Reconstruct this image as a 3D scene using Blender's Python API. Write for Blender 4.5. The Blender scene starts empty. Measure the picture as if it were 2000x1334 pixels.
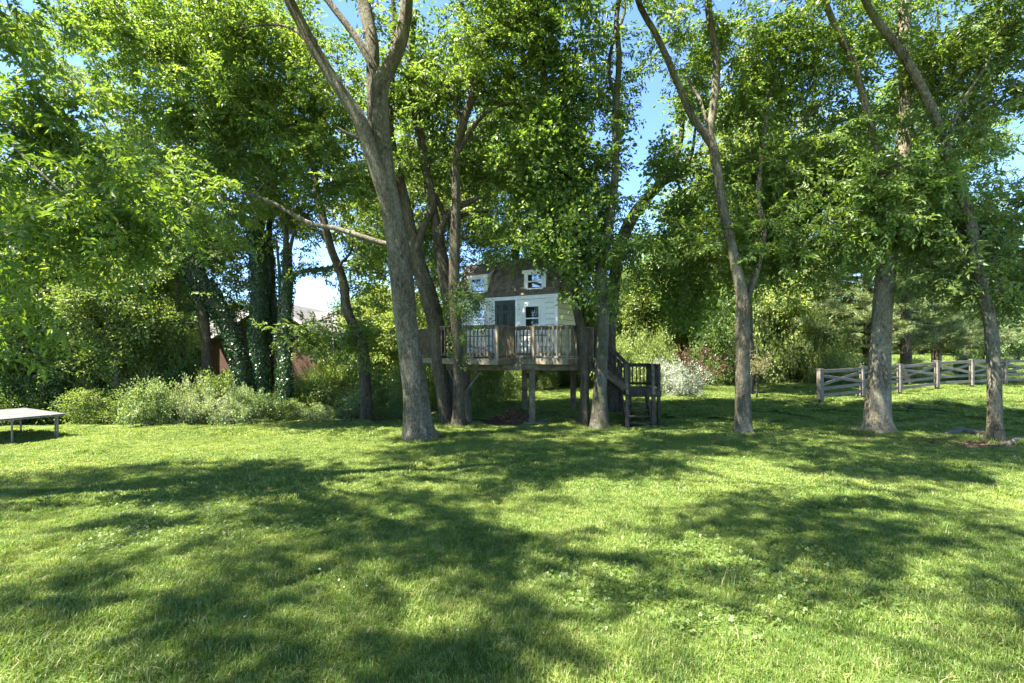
import bpy, math, random
import numpy as np
from mathutils import Vector, Matrix, Euler

random.seed(7)
rng = np.random.default_rng(7)
SC = bpy.context.scene
COL = SC.collection
R = math.radians

# ------------------------------------------------------------------ camera, sky, sun
F = 950.0            # focal length in photo pixels (2000 wide)
HY = 685.0           # horizon row
ZC = 1.5             # camera height above the lawn it stands on
cam = bpy.data.objects.new("camera", bpy.data.cameras.new("camera"))
COL.objects.link(cam)
cam.location = (0, 0, ZC)
cam.rotation_euler = (R(90), 0, 0)
cam.data.sensor_width = 36
cam.data.lens = 36 * F / 2000
cam.data.shift_y = (HY - 667) / 2000
cam.data.clip_start = 0.05
cam.data.clip_end = 2000
SC.camera = cam

SUN_EL, SUN_AZ = R(62), R(-114)      # azimuth from +Y towards +X
sunv = Vector((math.cos(SUN_EL) * math.sin(SUN_AZ), math.cos(SUN_EL) * math.cos(SUN_AZ), math.sin(SUN_EL)))
w = bpy.data.worlds.new("World")
SC.world = w
w.use_nodes = True
nt = w.node_tree
nt.nodes.clear()
sky = nt.nodes.new("ShaderNodeTexSky")
sky.sky_type = 'NISHITA'
sky.sun_disc = False
sky.sun_elevation = SUN_EL
sky.sun_rotation = SUN_AZ
sky.altitude = 2500
sky.air_density = 1.0
sky.dust_density = 0.3
sky.ozone_density = 7.0
bg = nt.nodes.new("ShaderNodeBackground")
bg.inputs[1].default_value = 0.058
wo = nt.nodes.new("ShaderNodeOutputWorld")
nt.links.new(sky.outputs[0], bg.inputs[0])
nt.links.new(bg.outputs[0], wo.inputs[0])
sun = bpy.data.objects.new("sun", bpy.data.lights.new("sun", 'SUN'))
COL.objects.link(sun)
sun.data.energy = 3.45
sun.data.angle = R(0.55)
sun.data.color = (1.0, 0.95, 0.86)
sun.rotation_euler = sunv.to_track_quat('Z', 'Y').to_euler()
sun.location = (-20, 5, 30)

SC.view_settings.view_transform = 'Standard'
SC.view_settings.look = 'None'
SC.view_settings.exposure = 3.38
SC.view_settings.gamma = 1.0
SC.view_settings.use_curve_mapping = False
SC.render.engine = 'CYCLES'
cy = SC.cycles
cy.max_bounces = 12
cy.diffuse_bounces = 8
cy.glossy_bounces = 2
cy.transmission_bounces = 8
cy.transparent_max_bounces = 4
cy.use_denoising = True
cy.sample_clamp_indirect = 6

# ------------------------------------------------------------------ helpers
def P(px, py, D):
    return np.array([(px - 1000) / F * D, D, ZC - (py - HY) / F * D])

def smooth(a, b, x):
    t = np.clip((x - a) / (b - a), 0, 1)
    return t * t * (3 - 2 * t)

_gy = np.array([-60, 0, 3, 8, 12, 15.5, 19, 22, 28, 40, 60, 90, 200, 400.])
_gz = np.array([1.2, 0, -.12, -.5, -.78, -.82, -.52, -.47, -.42, -.12, .55, .95, 1.6, 3.0])
_gl = np.array([1.2, 0, -.12, -.5, -.80, -.93, -1.15, -1.35, -1.5, -1.5, -1.0, -.5, 1.0, 3.0])
def ground(x, y):
    x = np.asarray(x, float); y = np.asarray(y, float)
    a = np.interp(y, _gy, _gz); b = np.interp(y, _gy, _gl)
    t = smooth(-6, 1, x)
    z = b * (1 - t) + a * t
    z = z + .22 * smooth(11, 22, x) * smooth(12, 22, y)
    near = smooth(200, 60, y)
    z = z + near * (.035 * np.sin(x * .9 + 1.3 * np.sin(y * .5)) * np.cos(y * .7 + .6) + .018 * np.sin(x * 2.3 + y * 1.7)
                    + .010 * np.sin(x * 5.1 - y * 3.3))
    # a low rise of shaded ground with a lip behind the stairs
    z = z + .10 * np.exp(-((x - 4.6) ** 2 / 3.0 + (y - 16.9) ** 2 / .35))
    return z

def gz(x, y):
    return float(ground(x, y))

def tag(o, label=None, cat=None, group=None, kind=None):
    if label: o['label'] = label
    if cat: o['category'] = cat
    if group: o['group'] = group
    if kind: o['kind'] = kind
    return o

def empty(name, loc, label, cat, group=None, rz=0, kind=None):
    o = bpy.data.objects.new(name, None)
    COL.objects.link(o)
    o.location = loc
    o.rotation_euler = (0, 0, rz)
    o.empty_display_size = .2
    return tag(o, label, cat, group, kind)

def link(name, me, mat, parent=None, keep=True):
    o = bpy.data.objects.new(name, me)
    COL.objects.link(o)
    if mat and not me.materials:
        for m in (mat if isinstance(mat, (list, tuple)) else [mat]):
            me.materials.append(m)
    if parent is not None:
        o.parent = parent
        if keep:
            bpyloc = Matrix.Translation(parent.location) @ Euler(parent.rotation_euler).to_matrix().to_4x4()
            if parent.parent is not None:
                pp = parent.parent
                bpyloc = (Matrix.Translation(pp.location) @ Euler(pp.rotation_euler).to_matrix().to_4x4()) @ parent.matrix_parent_inverse @ bpyloc
            o.matrix_parent_inverse = bpyloc.inverted()
    return o

def mesh_np(name, V, F_, k, rnd=None, smooth_=False, fm=None):
    """V (n,3), F_ (m,k) index array"""
    me = bpy.data.meshes.new(name)
    V = np.ascontiguousarray(V, np.float32); F_ = np.ascontiguousarray(F_, np.int32)
    me.vertices.add(len(V)); me.vertices.foreach_set('co', V.ravel())
    me.loops.add(F_.size); me.loops.foreach_set('vertex_index', F_.ravel())
    me.polygons.add(len(F_))
    me.polygons.foreach_set('loop_start', np.arange(0, F_.size, k, dtype=np.int32))
    me.polygons.foreach_set('use_smooth', np.full(len(F_), smooth_, dtype=bool))
    if rnd is not None:
        a = me.attributes.new('rnd', 'FLOAT', 'POINT')
        a.data.foreach_set('value', np.ascontiguousarray(rnd, np.float32))
    me.update(calc_edges=True)
    return me

class MB:
    """collects verts / faces of one mesh"""
    def __init__(s):
        s.v = []; s.f = []; s.n = 0
    def add(s, V, Fs):
        s.v.append(np.asarray(V, float)); n = s.n
        for f in Fs: s.f.append([i + n for i in f])
        s.n += len(V)
    def box(s, c, half, ax=None):
        c = np.asarray(c, float)
        ax = np.eye(3) if ax is None else np.asarray(ax, float)
        V = []
        for i in (-1, 1):
            for j in (-1, 1):
                for k in (-1, 1):
                    V.append(c + ax[0] * half[0] * i + ax[1] * half[1] * j + ax[2] * half[2] * k)
        s.add(V, [[0, 1, 3, 2], [4, 6, 7, 5], [0, 4, 5, 1], [2, 3, 7, 6], [0, 2, 6, 4], [1, 5, 7, 3]])
    def bar(s, a, b, wd, th, up=(0, 0, 1)):
        """rectangular bar from a to b: wd across, th along up"""
        a = np.asarray(a, float); b = np.asarray(b, float)
        d = b - a; L = np.linalg.norm(d); d /= L
        sd = np.cross(d, up); sd /= np.linalg.norm(sd)
        u = np.cross(sd, d)
        s.box((a + b) / 2, (L / 2, wd / 2, th / 2), (d, sd, u))
    def prism(s, poly, axis_vec):
        """extrude polygon (list of 3D pts) by vector"""
        p = [np.asarray(q, float) for q in poly]; a = np.asarray(axis_vec, float); n = len(p)
        V = p + [q + a for q in p]
        fs = [list(range(n))[::-1], [i + n for i in range(n)]]
        for i in range(n):
            j = (i + 1) % n
            fs.append([i, j, j + n, i + n])
        s.add(V, fs)
    def tube(s, pts, rad, n=8, cap=True):
        V, Fq = tube_np(np.asarray(pts, float), np.asarray(rad, float), n)
        base = [list(q) for q in Fq]
        m = len(pts)
        if cap:
            base.append(list(range(n))[::-1]); base.append([(m - 1) * n + i for i in range(n)])
        s.add(V, base)
    def mesh(s, name, smooth_=False):
        me = bpy.data.meshes.new(name)
        me.from_pydata([tuple(x) for v in s.v for x in v], [], s.f)
        if smooth_:
            me.polygons.foreach_set('use_smooth', np.ones(len(me.polygons), dtype=bool))
        me.update()
        return me
    def build(s, name, mat, parent=None, smooth_=False, bevel=0):
        o = link(name, s.mesh(name, smooth_), mat, parent)
        if bevel:
            m = o.modifiers.new('bevel', 'BEVEL'); m.width = bevel; m.segments = 1; m.limit_method = 'ANGLE'
        return o

def tube_np(pts, rad, n):
    m = len(pts)
    t = np.gradient(pts, axis=0)
    t /= np.linalg.norm(t, axis=1)[:, None] + 1e-9
    ref = np.array([0.3, 0.9, 0.1]) if abs(t[0][2]) > .6 else np.array([0, 0, 1.])
    u = np.cross(t, ref); u /= np.linalg.norm(u, axis=1)[:, None] + 1e-9
    v = np.cross(t, u)
    a = np.arange(n) * 2 * math.pi / n
    V = (pts[:, None, :] + (np.cos(a)[None, :, None] * u[:, None, :] + np.sin(a)[None, :, None] * v[:, None, :])
         * (rad[:, None, None] if rad.ndim == 1 else rad[:, :, None]))
    V = V.reshape(-1, 3)
    i = np.arange(m - 1)[:, None] * n; j = np.arange(n)[None, :]; j2 = (j + 1) % n
    Fq = np.stack([i + j, i + j2, i + n + j2, i + n + j], -1).reshape(-1, 4)
    return V, Fq

def catmull(pts, step):
    """pts (m,k) -> smooth resample; first three columns are xyz"""
    pts = np.asarray(pts, float)
    if len(pts) < 3:
        n = max(2, int(np.linalg.norm(pts[1, :3] - pts[0, :3]) / step) + 1)
        return np.array([pts[0] + (pts[1] - pts[0]) * t for t in np.linspace(0, 1, n)])
    p = np.vstack([2 * pts[0] - pts[1], pts, 2 * pts[-1] - pts[-2]])
    out = []
    for i in range(1, len(p) - 2):
        L = np.linalg.norm(p[i + 1, :3] - p[i, :3])
        n = max(1, int(round(L / step)))
        for k in range(n):
            t = k / n
            out.append(.5 * ((2 * p[i]) + (-p[i - 1] + p[i + 1]) * t + (2 * p[i - 1] - 5 * p[i] + 4 * p[i + 1] - p[i + 2]) * t * t
                             + (-p[i - 1] + 3 * p[i] - 3 * p[i + 1] + p[i + 2]) * t ** 3))
    out.append(p[-2])
    return np.array(out)

# ------------------------------------------------------------------ materials
def new_mat(name):
    m = bpy.data.materials.new(name)
    m.use_nodes = True
    m.node_tree.nodes.clear()
    return m, m.node_tree

def N(nt, typ, **kw):
    n = nt.nodes.new(typ)
    for k, v in kw.items():
        if k.startswith('i_'):
            n.inputs[k[2:].replace('_', ' ')].default_value = v
        else:
            setattr(n, k, v)
    return n

def ramp(nt, stops, fac, interp='LINEAR'):
    r = nt.nodes.new('ShaderNodeValToRGB')
    r.color_ramp.interpolation = interp
    e = r.color_ramp.elements
    while len(e) < len(stops): e.new(.5)
    for el, (p, c) in zip(e, stops):
        el.position = p; el.color = (*c, 1)
    nt.links.new(fac, r.inputs[0])
    return r.outputs[0]

def add_(nt, a, b, op='ADD', v=None):
    n = nt.nodes.new('ShaderNodeMath'); n.operation = op
    nt.links.new(a, n.inputs[0])
    if b is None: n.inputs[1].default_value = v
    else: nt.links.new(b, n.inputs[1])
    return n.outputs[0]

def noise(nt, scale, detail=3, rough=.5, vec=None, out='Fac', dist=0):
    n = nt.nodes.new('ShaderNodeTexNoise')
    n.inputs['Scale'].default_value = scale; n.inputs['Detail'].default_value = detail
    n.inputs['Roughness'].default_value = rough; n.inputs['Distortion'].default_value = dist
    if vec is None: vec = nt.nodes.new('ShaderNodeNewGeometry').outputs['Position']
    nt.links.new(vec, n.inputs['Vector'])
    return n.outputs[out]

def scaled(nt, vec, s):
    m = nt.nodes.new('ShaderNodeVectorMath'); m.operation = 'MULTIPLY'
    nt.links.new(vec, m.inputs[0]); m.inputs[1].default_value = s
    return m.outputs[0]

def leaf_mat(name, dark, mid, light, trans=.42, tcol=(1.65, 1.65, .55), rough=.42, patch=.45, spec=.4):
    m, nt = new_mat(name)
    at = nt.nodes.new('ShaderNodeAttribute'); at.attribute_name = 'rnd'
    n1 = noise(nt, patch, 2)
    f = add_(nt, add_(nt, at.outputs['Fac'], None, 'MULTIPLY', .55), add_(nt, n1, None, 'MULTIPLY', .75))
    f = add_(nt, f, None, 'SUBTRACT', .15)
    c = ramp(nt, [(0.1, dark), (.5, mid), (.92, light)], f)
    pr = N(nt, 'ShaderNodeBsdfPrincipled')
    pr.inputs['Roughness'].default_value = rough
    pr.inputs['Specular IOR Level'].default_value = spec
    nt.links.new(c, pr.inputs['Base Color'])
    tr = nt.nodes.new('ShaderNodeBsdfTranslucent')
    nt.links.new(scaled(nt, c, tcol), tr.inputs['Color'])
    mx = nt.nodes.new('ShaderNodeMixShader'); mx.inputs[0].default_value = trans
    nt.links.new(pr.outputs[0], mx.inputs[1]); nt.links.new(tr.outputs[0], mx.inputs[2])
    o = nt.nodes.new('ShaderNodeOutputMaterial'); nt.links.new(mx.outputs[0], o.inputs[0])
    return m

def solid_mat(name, stops, scale=6, rough=.7, bump=0.0, bscale=40, stretch=None, detail=5, metal=0, spec=.4, dirt=None):
    m, nt = new_mat(name)
    pos = nt.nodes.new('ShaderNodeTexCoord').outputs['Object']
    if stretch: pos = scaled(nt, pos, stretch)
    f = noise(nt, scale, detail, .6, pos)
    c = ramp(nt, stops, f)
    if dirt:
        f2 = noise(nt, dirt[1], 4, .65)
        mx = nt.nodes.new('ShaderNodeMixRGB')
        rr = ramp(nt, [(dirt[2], (0, 0, 0)), (dirt[2] + .2, (1, 1, 1))], f2)
        nt.links.new(rr, mx.inputs[0]); nt.links.new(c, mx.inputs[1]); mx.inputs[2].default_value = (*dirt[0], 1)
        c = mx.outputs[0]
    pr = N(nt, 'ShaderNodeBsdfPrincipled')
    pr.inputs['Roughness'].default_value = rough; pr.inputs['Metallic'].default_value = metal
    pr.inputs['Specular IOR Level'].default_value = spec
    nt.links.new(c, pr.inputs['Base Color'])
    if bump:
        b = nt.nodes.new('ShaderNodeBump'); b.inputs['Strength'].default_value = 1; b.inputs['Distance'].default_value = bump
        nt.links.new(noise(nt, bscale, 5, .6, pos), b.inputs['Height'])
        nt.links.new(b.outputs[0], pr.inputs['Normal'])
    o = nt.nodes.new('ShaderNodeOutputMaterial'); nt.links.new(pr.outputs[0], o.inputs[0])
    return m

def bark_mat(name, dark, mid, light, lichen=(.36, .37, .31), lamt=.56, moss=None):
    m, nt = new_mat(name)
    pos = nt.nodes.new('ShaderNodeNewGeometry').outputs['Position']
    st = scaled(nt, pos, (1, 1, .42))
    n1 = noise(nt, 26, 5, .7, st, dist=.6)
    n2 = noise(nt, 2.3, 4, .6, st)
    f = add_(nt, add_(nt, n1, None, 'MULTIPLY', .7), add_(nt, n2, None, 'MULTIPLY', .55))
    c = ramp(nt, [(.47, dark), (.60, mid), (.76, light)], f)
    l1 = noise(nt, 14, 5, .75, pos)
    lr = ramp(nt, [(lamt, (0, 0, 0)), (lamt + .07, (1, 1, 1))], l1)
    mx = nt.nodes.new('ShaderNodeMixRGB'); nt.links.new(lr, mx.inputs[0]); nt.links.new(c, mx.inputs[1])
    mx.inputs[2].default_value = (*lichen, 1)
    c = mx.outputs[0]
    if moss:
        l2 = noise(nt, 1.6, 4, .6, pos)
        lr2 = ramp(nt, [(.5, (0, 0, 0)), (.62, (.8, .8, .8))], l2)
        mx2 = nt.nodes.new('ShaderNodeMixRGB'); nt.links.new(lr2, mx2.inputs[0]); nt.links.new(c, mx2.inputs[1])
        mx2.inputs[2].default_value = (*moss, 1); c = mx2.outputs[0]
    pr = N(nt, 'ShaderNodeBsdfPrincipled'); pr.inputs['Roughness'].default_value = .88
    pr.inputs['Specular IOR Level'].default_value = .2
    nt.links.new(c, pr.inputs['Base Color'])
    n3 = noise(nt, 9, 3, .6, scaled(nt, pos, (1, 1, .16)), dist=.8)
    n1 = add_(nt, n1, add_(nt, n3, None, 'MULTIPLY', 1.2))
    b = nt.nodes.new('ShaderNodeBump'); b.inputs['Strength'].default_value = 1; b.inputs['Distance'].default_value = .05
    nt.links.new(n1, b.inputs['Height']); nt.links.new(b.outputs[0], pr.inputs['Normal'])
    o = nt.nodes.new('ShaderNodeOutputMaterial'); nt.links.new(pr.outputs[0], o.inputs[0])
    return m

M = {}
M['leaf'] = leaf_mat('leaf_ash', (.052, .096, .022), (.118, .182, .042), (.235, .30, .09), trans=.5)
M['leaf_near'] = leaf_mat('leaf_walnut', (.045, .09, .014), (.105, .165, .028), (.20, .265, .05), trans=.5)
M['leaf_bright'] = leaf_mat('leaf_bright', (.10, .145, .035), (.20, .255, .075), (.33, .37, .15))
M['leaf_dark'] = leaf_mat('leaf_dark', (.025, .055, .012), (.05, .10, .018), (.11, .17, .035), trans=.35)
M['leaf_mid'] = leaf_mat('leaf_mid', (.05, .09, .022), (.115, .165, .045), (.22, .265, .085), trans=.44)
M['leaf_pale'] = leaf_mat('leaf_pale', (.06, .11, .03), (.15, .21, .075), (.42, .45, .30), trans=.35)
M['leaf_white'] = leaf_mat('leaf_white', (.06, .10, .035), (.27, .31, .20), (.70, .70, .62), trans=.3, tcol=(1, 1, .9), patch=1.2)
M['leaf_silver'] = leaf_mat('leaf_silver', (.06, .10, .035), (.20, .25, .12), (.50, .52, .38), trans=.3, patch=1.2)
M['leaf_maple'] = leaf_mat('leaf_maple', (.04, .085, .018), (.10, .165, .038), (.20, .27, .075), trans=.5, rough=.5)
M['leaf_red'] = leaf_mat('leaf_red', (.03, .035, .012), (.085, .045, .025), (.17, .085, .05), trans=.3, tcol=(1.2, .8, .5), patch=1.3)
M['leaf_rust'] = leaf_mat('leaf_rust', (.09, .11, .04), (.20, .20, .08), (.32, .28, .15), trans=.35, tcol=(1.1, 1, .6))
M['needle'] = leaf_mat('needle', (.07, .10, .035), (.17, .22, .08), (.32, .36, .16), trans=.3, tcol=(1.1, 1.1, .7), rough=.6)
M['ivy'] = leaf_mat('ivy', (.010, .035, .010), (.022, .06, .014), (.05, .10, .022), trans=.15, rough=.3)
M['bark'] = bark_mat('bark_grey', (.028, .024, .013), (.100, .086, .052), (.205, .185, .125), (.26, .25, .175), .60)
M['bark_dark'] = bark_mat('bark_dark', (.020, .016, .009), (.062, .052, .031), (.13, .108, .066), (.16, .16, .10), .63)
M['bark_pale'] = bark_mat('bark_pale', (.038, .032, .020), (.140, .120, .076), (.26, .23, .16), (.31, .31, .26), .60)
M['bark_moss'] = bark_mat('bark_moss', (.024, .022, .014), (.075, .068, .045), (.15, .14, .095), (.17, .19, .12), .62, moss=(.05, .065, .02))
M['twig'] = solid_mat('twig', [(.3, (.05, .04, .028)), (.7, (.12, .10, .075))], 10, .9)

# ------------------------------------------------------------------ leaf spray prototypes
def leaflet(base, d, nrm, L, W, fold=.25, curl=.15):
    d = d / np.linalg.norm(d)
    s = np.cross(d, nrm); s /= np.linalg.norm(s) + 1e-9
    n = np.cross(s, d)
    tip = base + d * L - n * L * curl
    mid = base + d * L * .42
    l = mid + s * W / 2 + n * W * fold
    r = mid - s * W / 2 + n * W * fold
    return [base, l, tip, r]

def proto_pinnate(rg, length=.75, ncomp=9, rach=.26, nl=3, L=.12, W=.052):
    V = []; rn = []; tw = []
    pts = []
    for i in range(5):
        t = i / 4
        pts.append(np.array([t * length, .05 * math.sin(t * 3 + rg.uniform(0, 3)), -.10 * t * t * length + .02 * rg.normal()]))
    pts = np.array(pts)
    tw.append((pts, np.linspace(.006, .002, 5)))
    for i in range(ncomp):
        t = .12 + .88 * i / (ncomp - 1)
        q = t * 4; k = min(3, int(q)); b = pts[k] + (pts[k + 1] - pts[k]) * (q - k)
        side = 1 if i % 2 else -1
        a = side * rg.uniform(.5, 1.25) * (1 if i < ncomp - 1 else .15)
        el = rg.uniform(-.75, .35)
        d = np.array([math.cos(a) * math.cos(el), math.sin(a) * math.cos(el), math.sin(el)])
        rl = rach * rg.uniform(.7, 1.15)
        dr = rg.uniform(.05, .5)
        col = rg.uniform(0, 1)
        up = np.array([rg.normal() * .35, rg.normal() * .35, 1.])
        for j in range(nl + 1):
            tt = .3 + .7 * j / nl
            pb = b + d * rl * tt - np.array([0, 0, 1]) * dr * rl * tt * tt * .6
            dd = d - np.array([0, 0, 1]) * dr * tt * 1.2
            dd /= np.linalg.norm(dd)
            sd = np.cross(dd, up); sd /= np.linalg.norm(sd)
            if j == nl:
                dirs = [dd]
            else:
                dirs = [dd * .55 + sd, dd * .55 - sd]
            for ld in dirs:
                ld = ld + rg.normal(size=3) * .28 - np.array([0, 0, .16])
                nn = up + rg.normal(size=3) * .65
                V += leaflet(pb, ld, nn, L * rg.uniform(.75, 1.2), W * rg.uniform(.8, 1.2), rg.uniform(.05, .4), rg.uniform(0, .3))
                rn.append(np.clip(col * .6 + rg.uniform(0, .4), 0, 1))
    return np.array(V), np.array(rn), tw

def proto_simple(rg, length=.5, nleaf=46, L=.075, W=.05, spread=.16, droop=.1):
    V = []; rn = []
    pts = np.array([[t * length, .04 * math.sin(4 * t + rg.uniform(0, 3)), -droop * t * t] for t in np.linspace(0, 1, 4)])
    tw = [(pts, np.linspace(.004, .0015, 4))]
    for i in range(nleaf):
        t = rg.uniform(.1, 1); q = t * 3; k = min(2, int(q)); b = pts[k] + (pts[k + 1] - pts[k]) * (q - k)
        off = rg.normal(size=3) * spread * .6
        b = b + off * np.array([.5, 1, .7])
        d = np.array([.6, 0, 0]) + off / spread * .8 + rg.normal(size=3) * .5
        nn = np.array([0, 0, .8]) + rg.normal(size=3) * .8
        V += leaflet(b, d, nn, L * rg.uniform(.65, 1.25), W * rg.uniform(.7, 1.2), rg.uniform(0, .35), rg.uniform(0, .25))
        rn.append(rg.uniform(0, 1))
    return np.array(V), np.array(rn), tw

PIN = [proto_pinnate(rng) for _ in range(8)]
PINBIG = [proto_pinnate(rng, .7, 8, .32, 4, .13, .052) for _ in range(6)]
MAP = [proto_simple(rng, .65, 40, .12, .095, .24, .14) for _ in range(6)]
SIM = [proto_simple(rng) for _ in range(6)]
SIMBIG = [proto_simple(rng, .9, 60, .15, .10, .30, .2) for _ in range(6)]
SIMSMALL = [proto_simple(rng, .4, 36, .062, .04, .09, .06) for _ in range(6)]

def rotmats(yaw, pitch, roll):
    cy_, sy = np.cos(yaw), np.sin(yaw); cp, sp = np.cos(pitch), np.sin(pitch); cr, sr = np.cos(roll), np.sin(roll)
    n = len(yaw)
    Rz = np.zeros((n, 3, 3)); Rz[:, 0, 0] = cy_; Rz[:, 0, 1] = -sy; Rz[:, 1, 0] = sy; Rz[:, 1, 1] = cy_; Rz[:, 2, 2] = 1
    Ry = np.zeros((n, 3, 3)); Ry[:, 0, 0] = cp; Ry[:, 0, 2] = -sp; Ry[:, 2, 0] = sp; Ry[:, 2, 2] = cp; Ry[:, 1, 1] = 1
    Rx = np.zeros((n, 3, 3)); Rx[:, 0, 0] = 1; Rx[:, 1, 1] = cr; Rx[:, 1, 2] = -sr; Rx[:, 2, 1] = sr; Rx[:, 2, 2] = cr
    return Rz @ Ry @ Rx

def place_sprays(protos, pos, yaw, pitch, roll, sc):
    """-> leaf mesh arrays + twig tube arrays"""
    n = len(pos); which = rng.integers(0, len(protos), n)
    Rm = rotmats(yaw, pitch, roll) * sc[:, None, None]
    Vs = []; rs = []; tv = []; tf = []; tn = 0
    for k, (V, rn, tw) in enumerate(protos):
        ix = np.where(which == k)[0]
        if not len(ix): continue
        W = np.einsum('nij,vj->nvi', Rm[ix], V) + pos[ix][:, None, :]
        Vs.append(W.reshape(-1, 3))
        r = (rn[None, :] * .7 + rng.uniform(0, .3, (len(ix), 1)))
        rs.append(np.repeat(r.ravel(), 4))
        for pts, rad in tw:
            TV, TF = tube_np(pts, rad, 3)
            W = np.einsum('nij,vj->nvi', Rm[ix], TV) + pos[ix][:, None, :]
            m = len(TV)
            tv.append(W.reshape(-1, 3))
            tf.append((TF[None] + (np.arange(len(ix)) * m)[:, None, None]).reshape(-1, 4) + tn)
            tn += m * len(ix)
    V = np.concatenate(Vs); r = np.concatenate(rs)
    q = np.arange(len(V) // 4)[:, None] * 4
    Fx = np.concatenate([q + np.array([0, 1, 2]), q + np.array([0, 2, 3])], 0)
    return V, Fx, r, np.concatenate(tv), np.concatenate(tf)

# places where the photograph shows open sky between the crowns (px, py, rx, ry)
SKY = [(1235, 330, 36, 40), (1275, 215, 45, 60), (1300, 150, 26, 40), (1335, 265, 20, 35), (590, 575, 95, 52), (650, 490, 45, 40),
       (915, 455, 38, 50), (320, 560, 28, 22), (20, 400, 26, 26), (30, 140, 22, 30), (150, 215, 26, 16),
       (1410, 160, 16, 45), (1730, 130, 32, 40), (1830, 190, 26, 30), (1900, 330, 28, 60), (1975, 250, 30, 60), (1640, 215, 28, 28),
       (1250, 260, 30, 40), (1170, 250, 22, 30), (1600, 260, 20, 26), (1840, 60, 22, 30), (1110, 60, 18, 34), (700, 400, 14, 30),
       (1740, 300, 18, 20), (1430, 40, 16, 30), (1290, 60, 20, 30), (25, 430, 30, 14), (1960, 400, 22, 24)]
SKYA = np.array(SKY, float)
def in_sky(p, grow=1.0):
    px = p[:, 0] / p[:, 1] * F + 1000; py = HY - (p[:, 2] - ZC) / p[:, 1] * F
    d = ((px[:, None] - SKYA[:, 0]) / (SKYA[:, 2] * grow)) ** 2 + ((py[:, None] - SKYA[:, 1]) / (SKYA[:, 3] * grow)) ** 2
    return (d < 1).any(1)

HOUSE_BOX = (900, 515, 1125, 700)   # keep crowns in front of the little house thin
VIEW_OPEN = [(880, 505, 1112, 705, 16.6), (760, 470, 830, 850, 13.0), (1428, 520, 1480, 850, 13.6), (1692, 490, 1752, 850, 13.6), (1745, 130, 1790, 320, 13.4), (1160, 470, 1215, 700, 14.4)]

def sample_blobs(blobs, world=False):
    out = []; cr = []
    for b in blobs:
        px, py, rx, ry, D, rD, n = b[:7]
        c = P(px, py, D); s = np.array([rx / F * D, rD, ry / F * D])
        if len(b) > 7 and b[7] == 'w':
            c = np.array([px, py, rx]); s = np.array([ry, D, rD]); 
        q = rng.normal(size=(n, 3)); q /= np.linalg.norm(q, axis=1)[:, None]
        q *= rng.uniform(0, 1, (n, 1)) ** (1 / 2.4)
        out.append(c + q * s)
    return np.concatenate(out)

def filter_open(p):
    px = p[:, 0] / p[:, 1] * F + 1000; py = HY - (p[:, 2] - ZC) / p[:, 1] * F
    keep = np.ones(len(p), bool)
    for x0, y0, x1, y1, D in VIEW_OPEN:
        keep &= ~((px > x0 - 12) & (px < x1 + 12) & (py > y0 - 8) & (py < y1) & (p[:, 1] < D))
    return keep

LEAVES = [0]
def grow_crown(skel, centres, protos, per=16, rad=.62, scale=1.0, leafdrop=True, respect=True, pitch0=-.25):
    """skel: (n,4) xyz+radius of existing wood. returns branch MB arrays and leaf arrays"""
    nodes = skel[:, :3].copy(); nrad = skel[:, 3].copy()
    d = np.linalg.norm(centres[:, None] - nodes[None], axis=2).min(1)
    centres = centres[np.argsort(d)]
    bv = []; bf = []; bn = 0
    pos = []; yaw = []; pit = []
    for c in centres:
        dd = np.linalg.norm(nodes - c, axis=1) + np.maximum(0, nodes[:, 2] - c[2]) * .6
        k = int(np.argmin(dd)); a = nodes[k]; L = np.linalg.norm(c - a)
        if L > .15:
            m1 = a + (c - a) * .4 + np.array([0, 0, .12 * L]) + rng.normal(size=3) * .05 * L
            m2 = a + (c - a) * .75 + np.array([0, 0, .08 * L]) + rng.normal(size=3) * .05 * L
            r0 = min(nrad[k] * .6, .012 + .011 * L)
            ctrl = np.column_stack([np.array([a, m1, m2, c]), [r0, r0 * .7, r0 * .5, r0 * .32]])
            cp = catmull(ctrl, max(.18, L / 7))
            TV, TF = tube_np(cp[:, :3], np.maximum(cp[:, 3], .003), 5 if r0 > .02 else 4)
            bv.append(TV); bf.append(TF + bn); bn += len(TV)
            nodes = np.vstack([nodes, cp[2:, :3]]); nrad = np.concatenate([nrad, cp[2:, 3]])
        q = rng.normal(size=(per, 3)); q /= np.linalg.norm(q, axis=1)[:, None]
        rr = rng.uniform(.05, .75, (per, 1)) * rad
        pos.append(c + q * rr * np.array([1, 1, .7]))
        out = np.arctan2(q[:, 1], q[:, 0])
        yaw.append(out + rng.normal(size=per) * .5); pit.append(pitch0 + q[:, 2] * .6 + rng.normal(size=per) * .3)
    pos = np.concatenate(pos); yaw = np.concatenate(yaw); pit = np.concatenate(pit)
    hz = np.array([.1, 15.9, 3.3]); sv = np.array(sunv); rel = pos - hz; al = rel @ sv
    dist = np.linalg.norm(rel - al[:, None] * sv, axis=1)
    k = ~((dist < 2.3) & (al > 1.0) & (rng.uniform(0, 1, len(pos)) < .62) & (np.sin(pos[:, 0] * 2.7) + np.sin(pos[:, 1] * 3.1) + np.sin(pos[:, 2] * 2.3) > -1.1))
    pos, yaw, pit = pos[k], yaw[k], pit[k]
    if respect:
        k = ~in_sky(pos + np.column_stack([np.cos(yaw), np.sin(yaw), 0 * yaw]) * .35 * scale, .95) & filter_open(pos)
        pos, yaw, pit = pos[k], yaw[k], pit[k]
    n = len(pos)
    V, Fx, r, tv, tf = place_sprays(protos, pos, yaw, pit, rng.normal(size=n) * .6, rng.uniform(.8, 1.2, n) * scale)
    LEAVES[0] += len(V) // 4
    bv.append(tv); bf.append(tf + bn)
    return (np.concatenate(bv), np.concatenate(bf)), (V, Fx, r)

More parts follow.
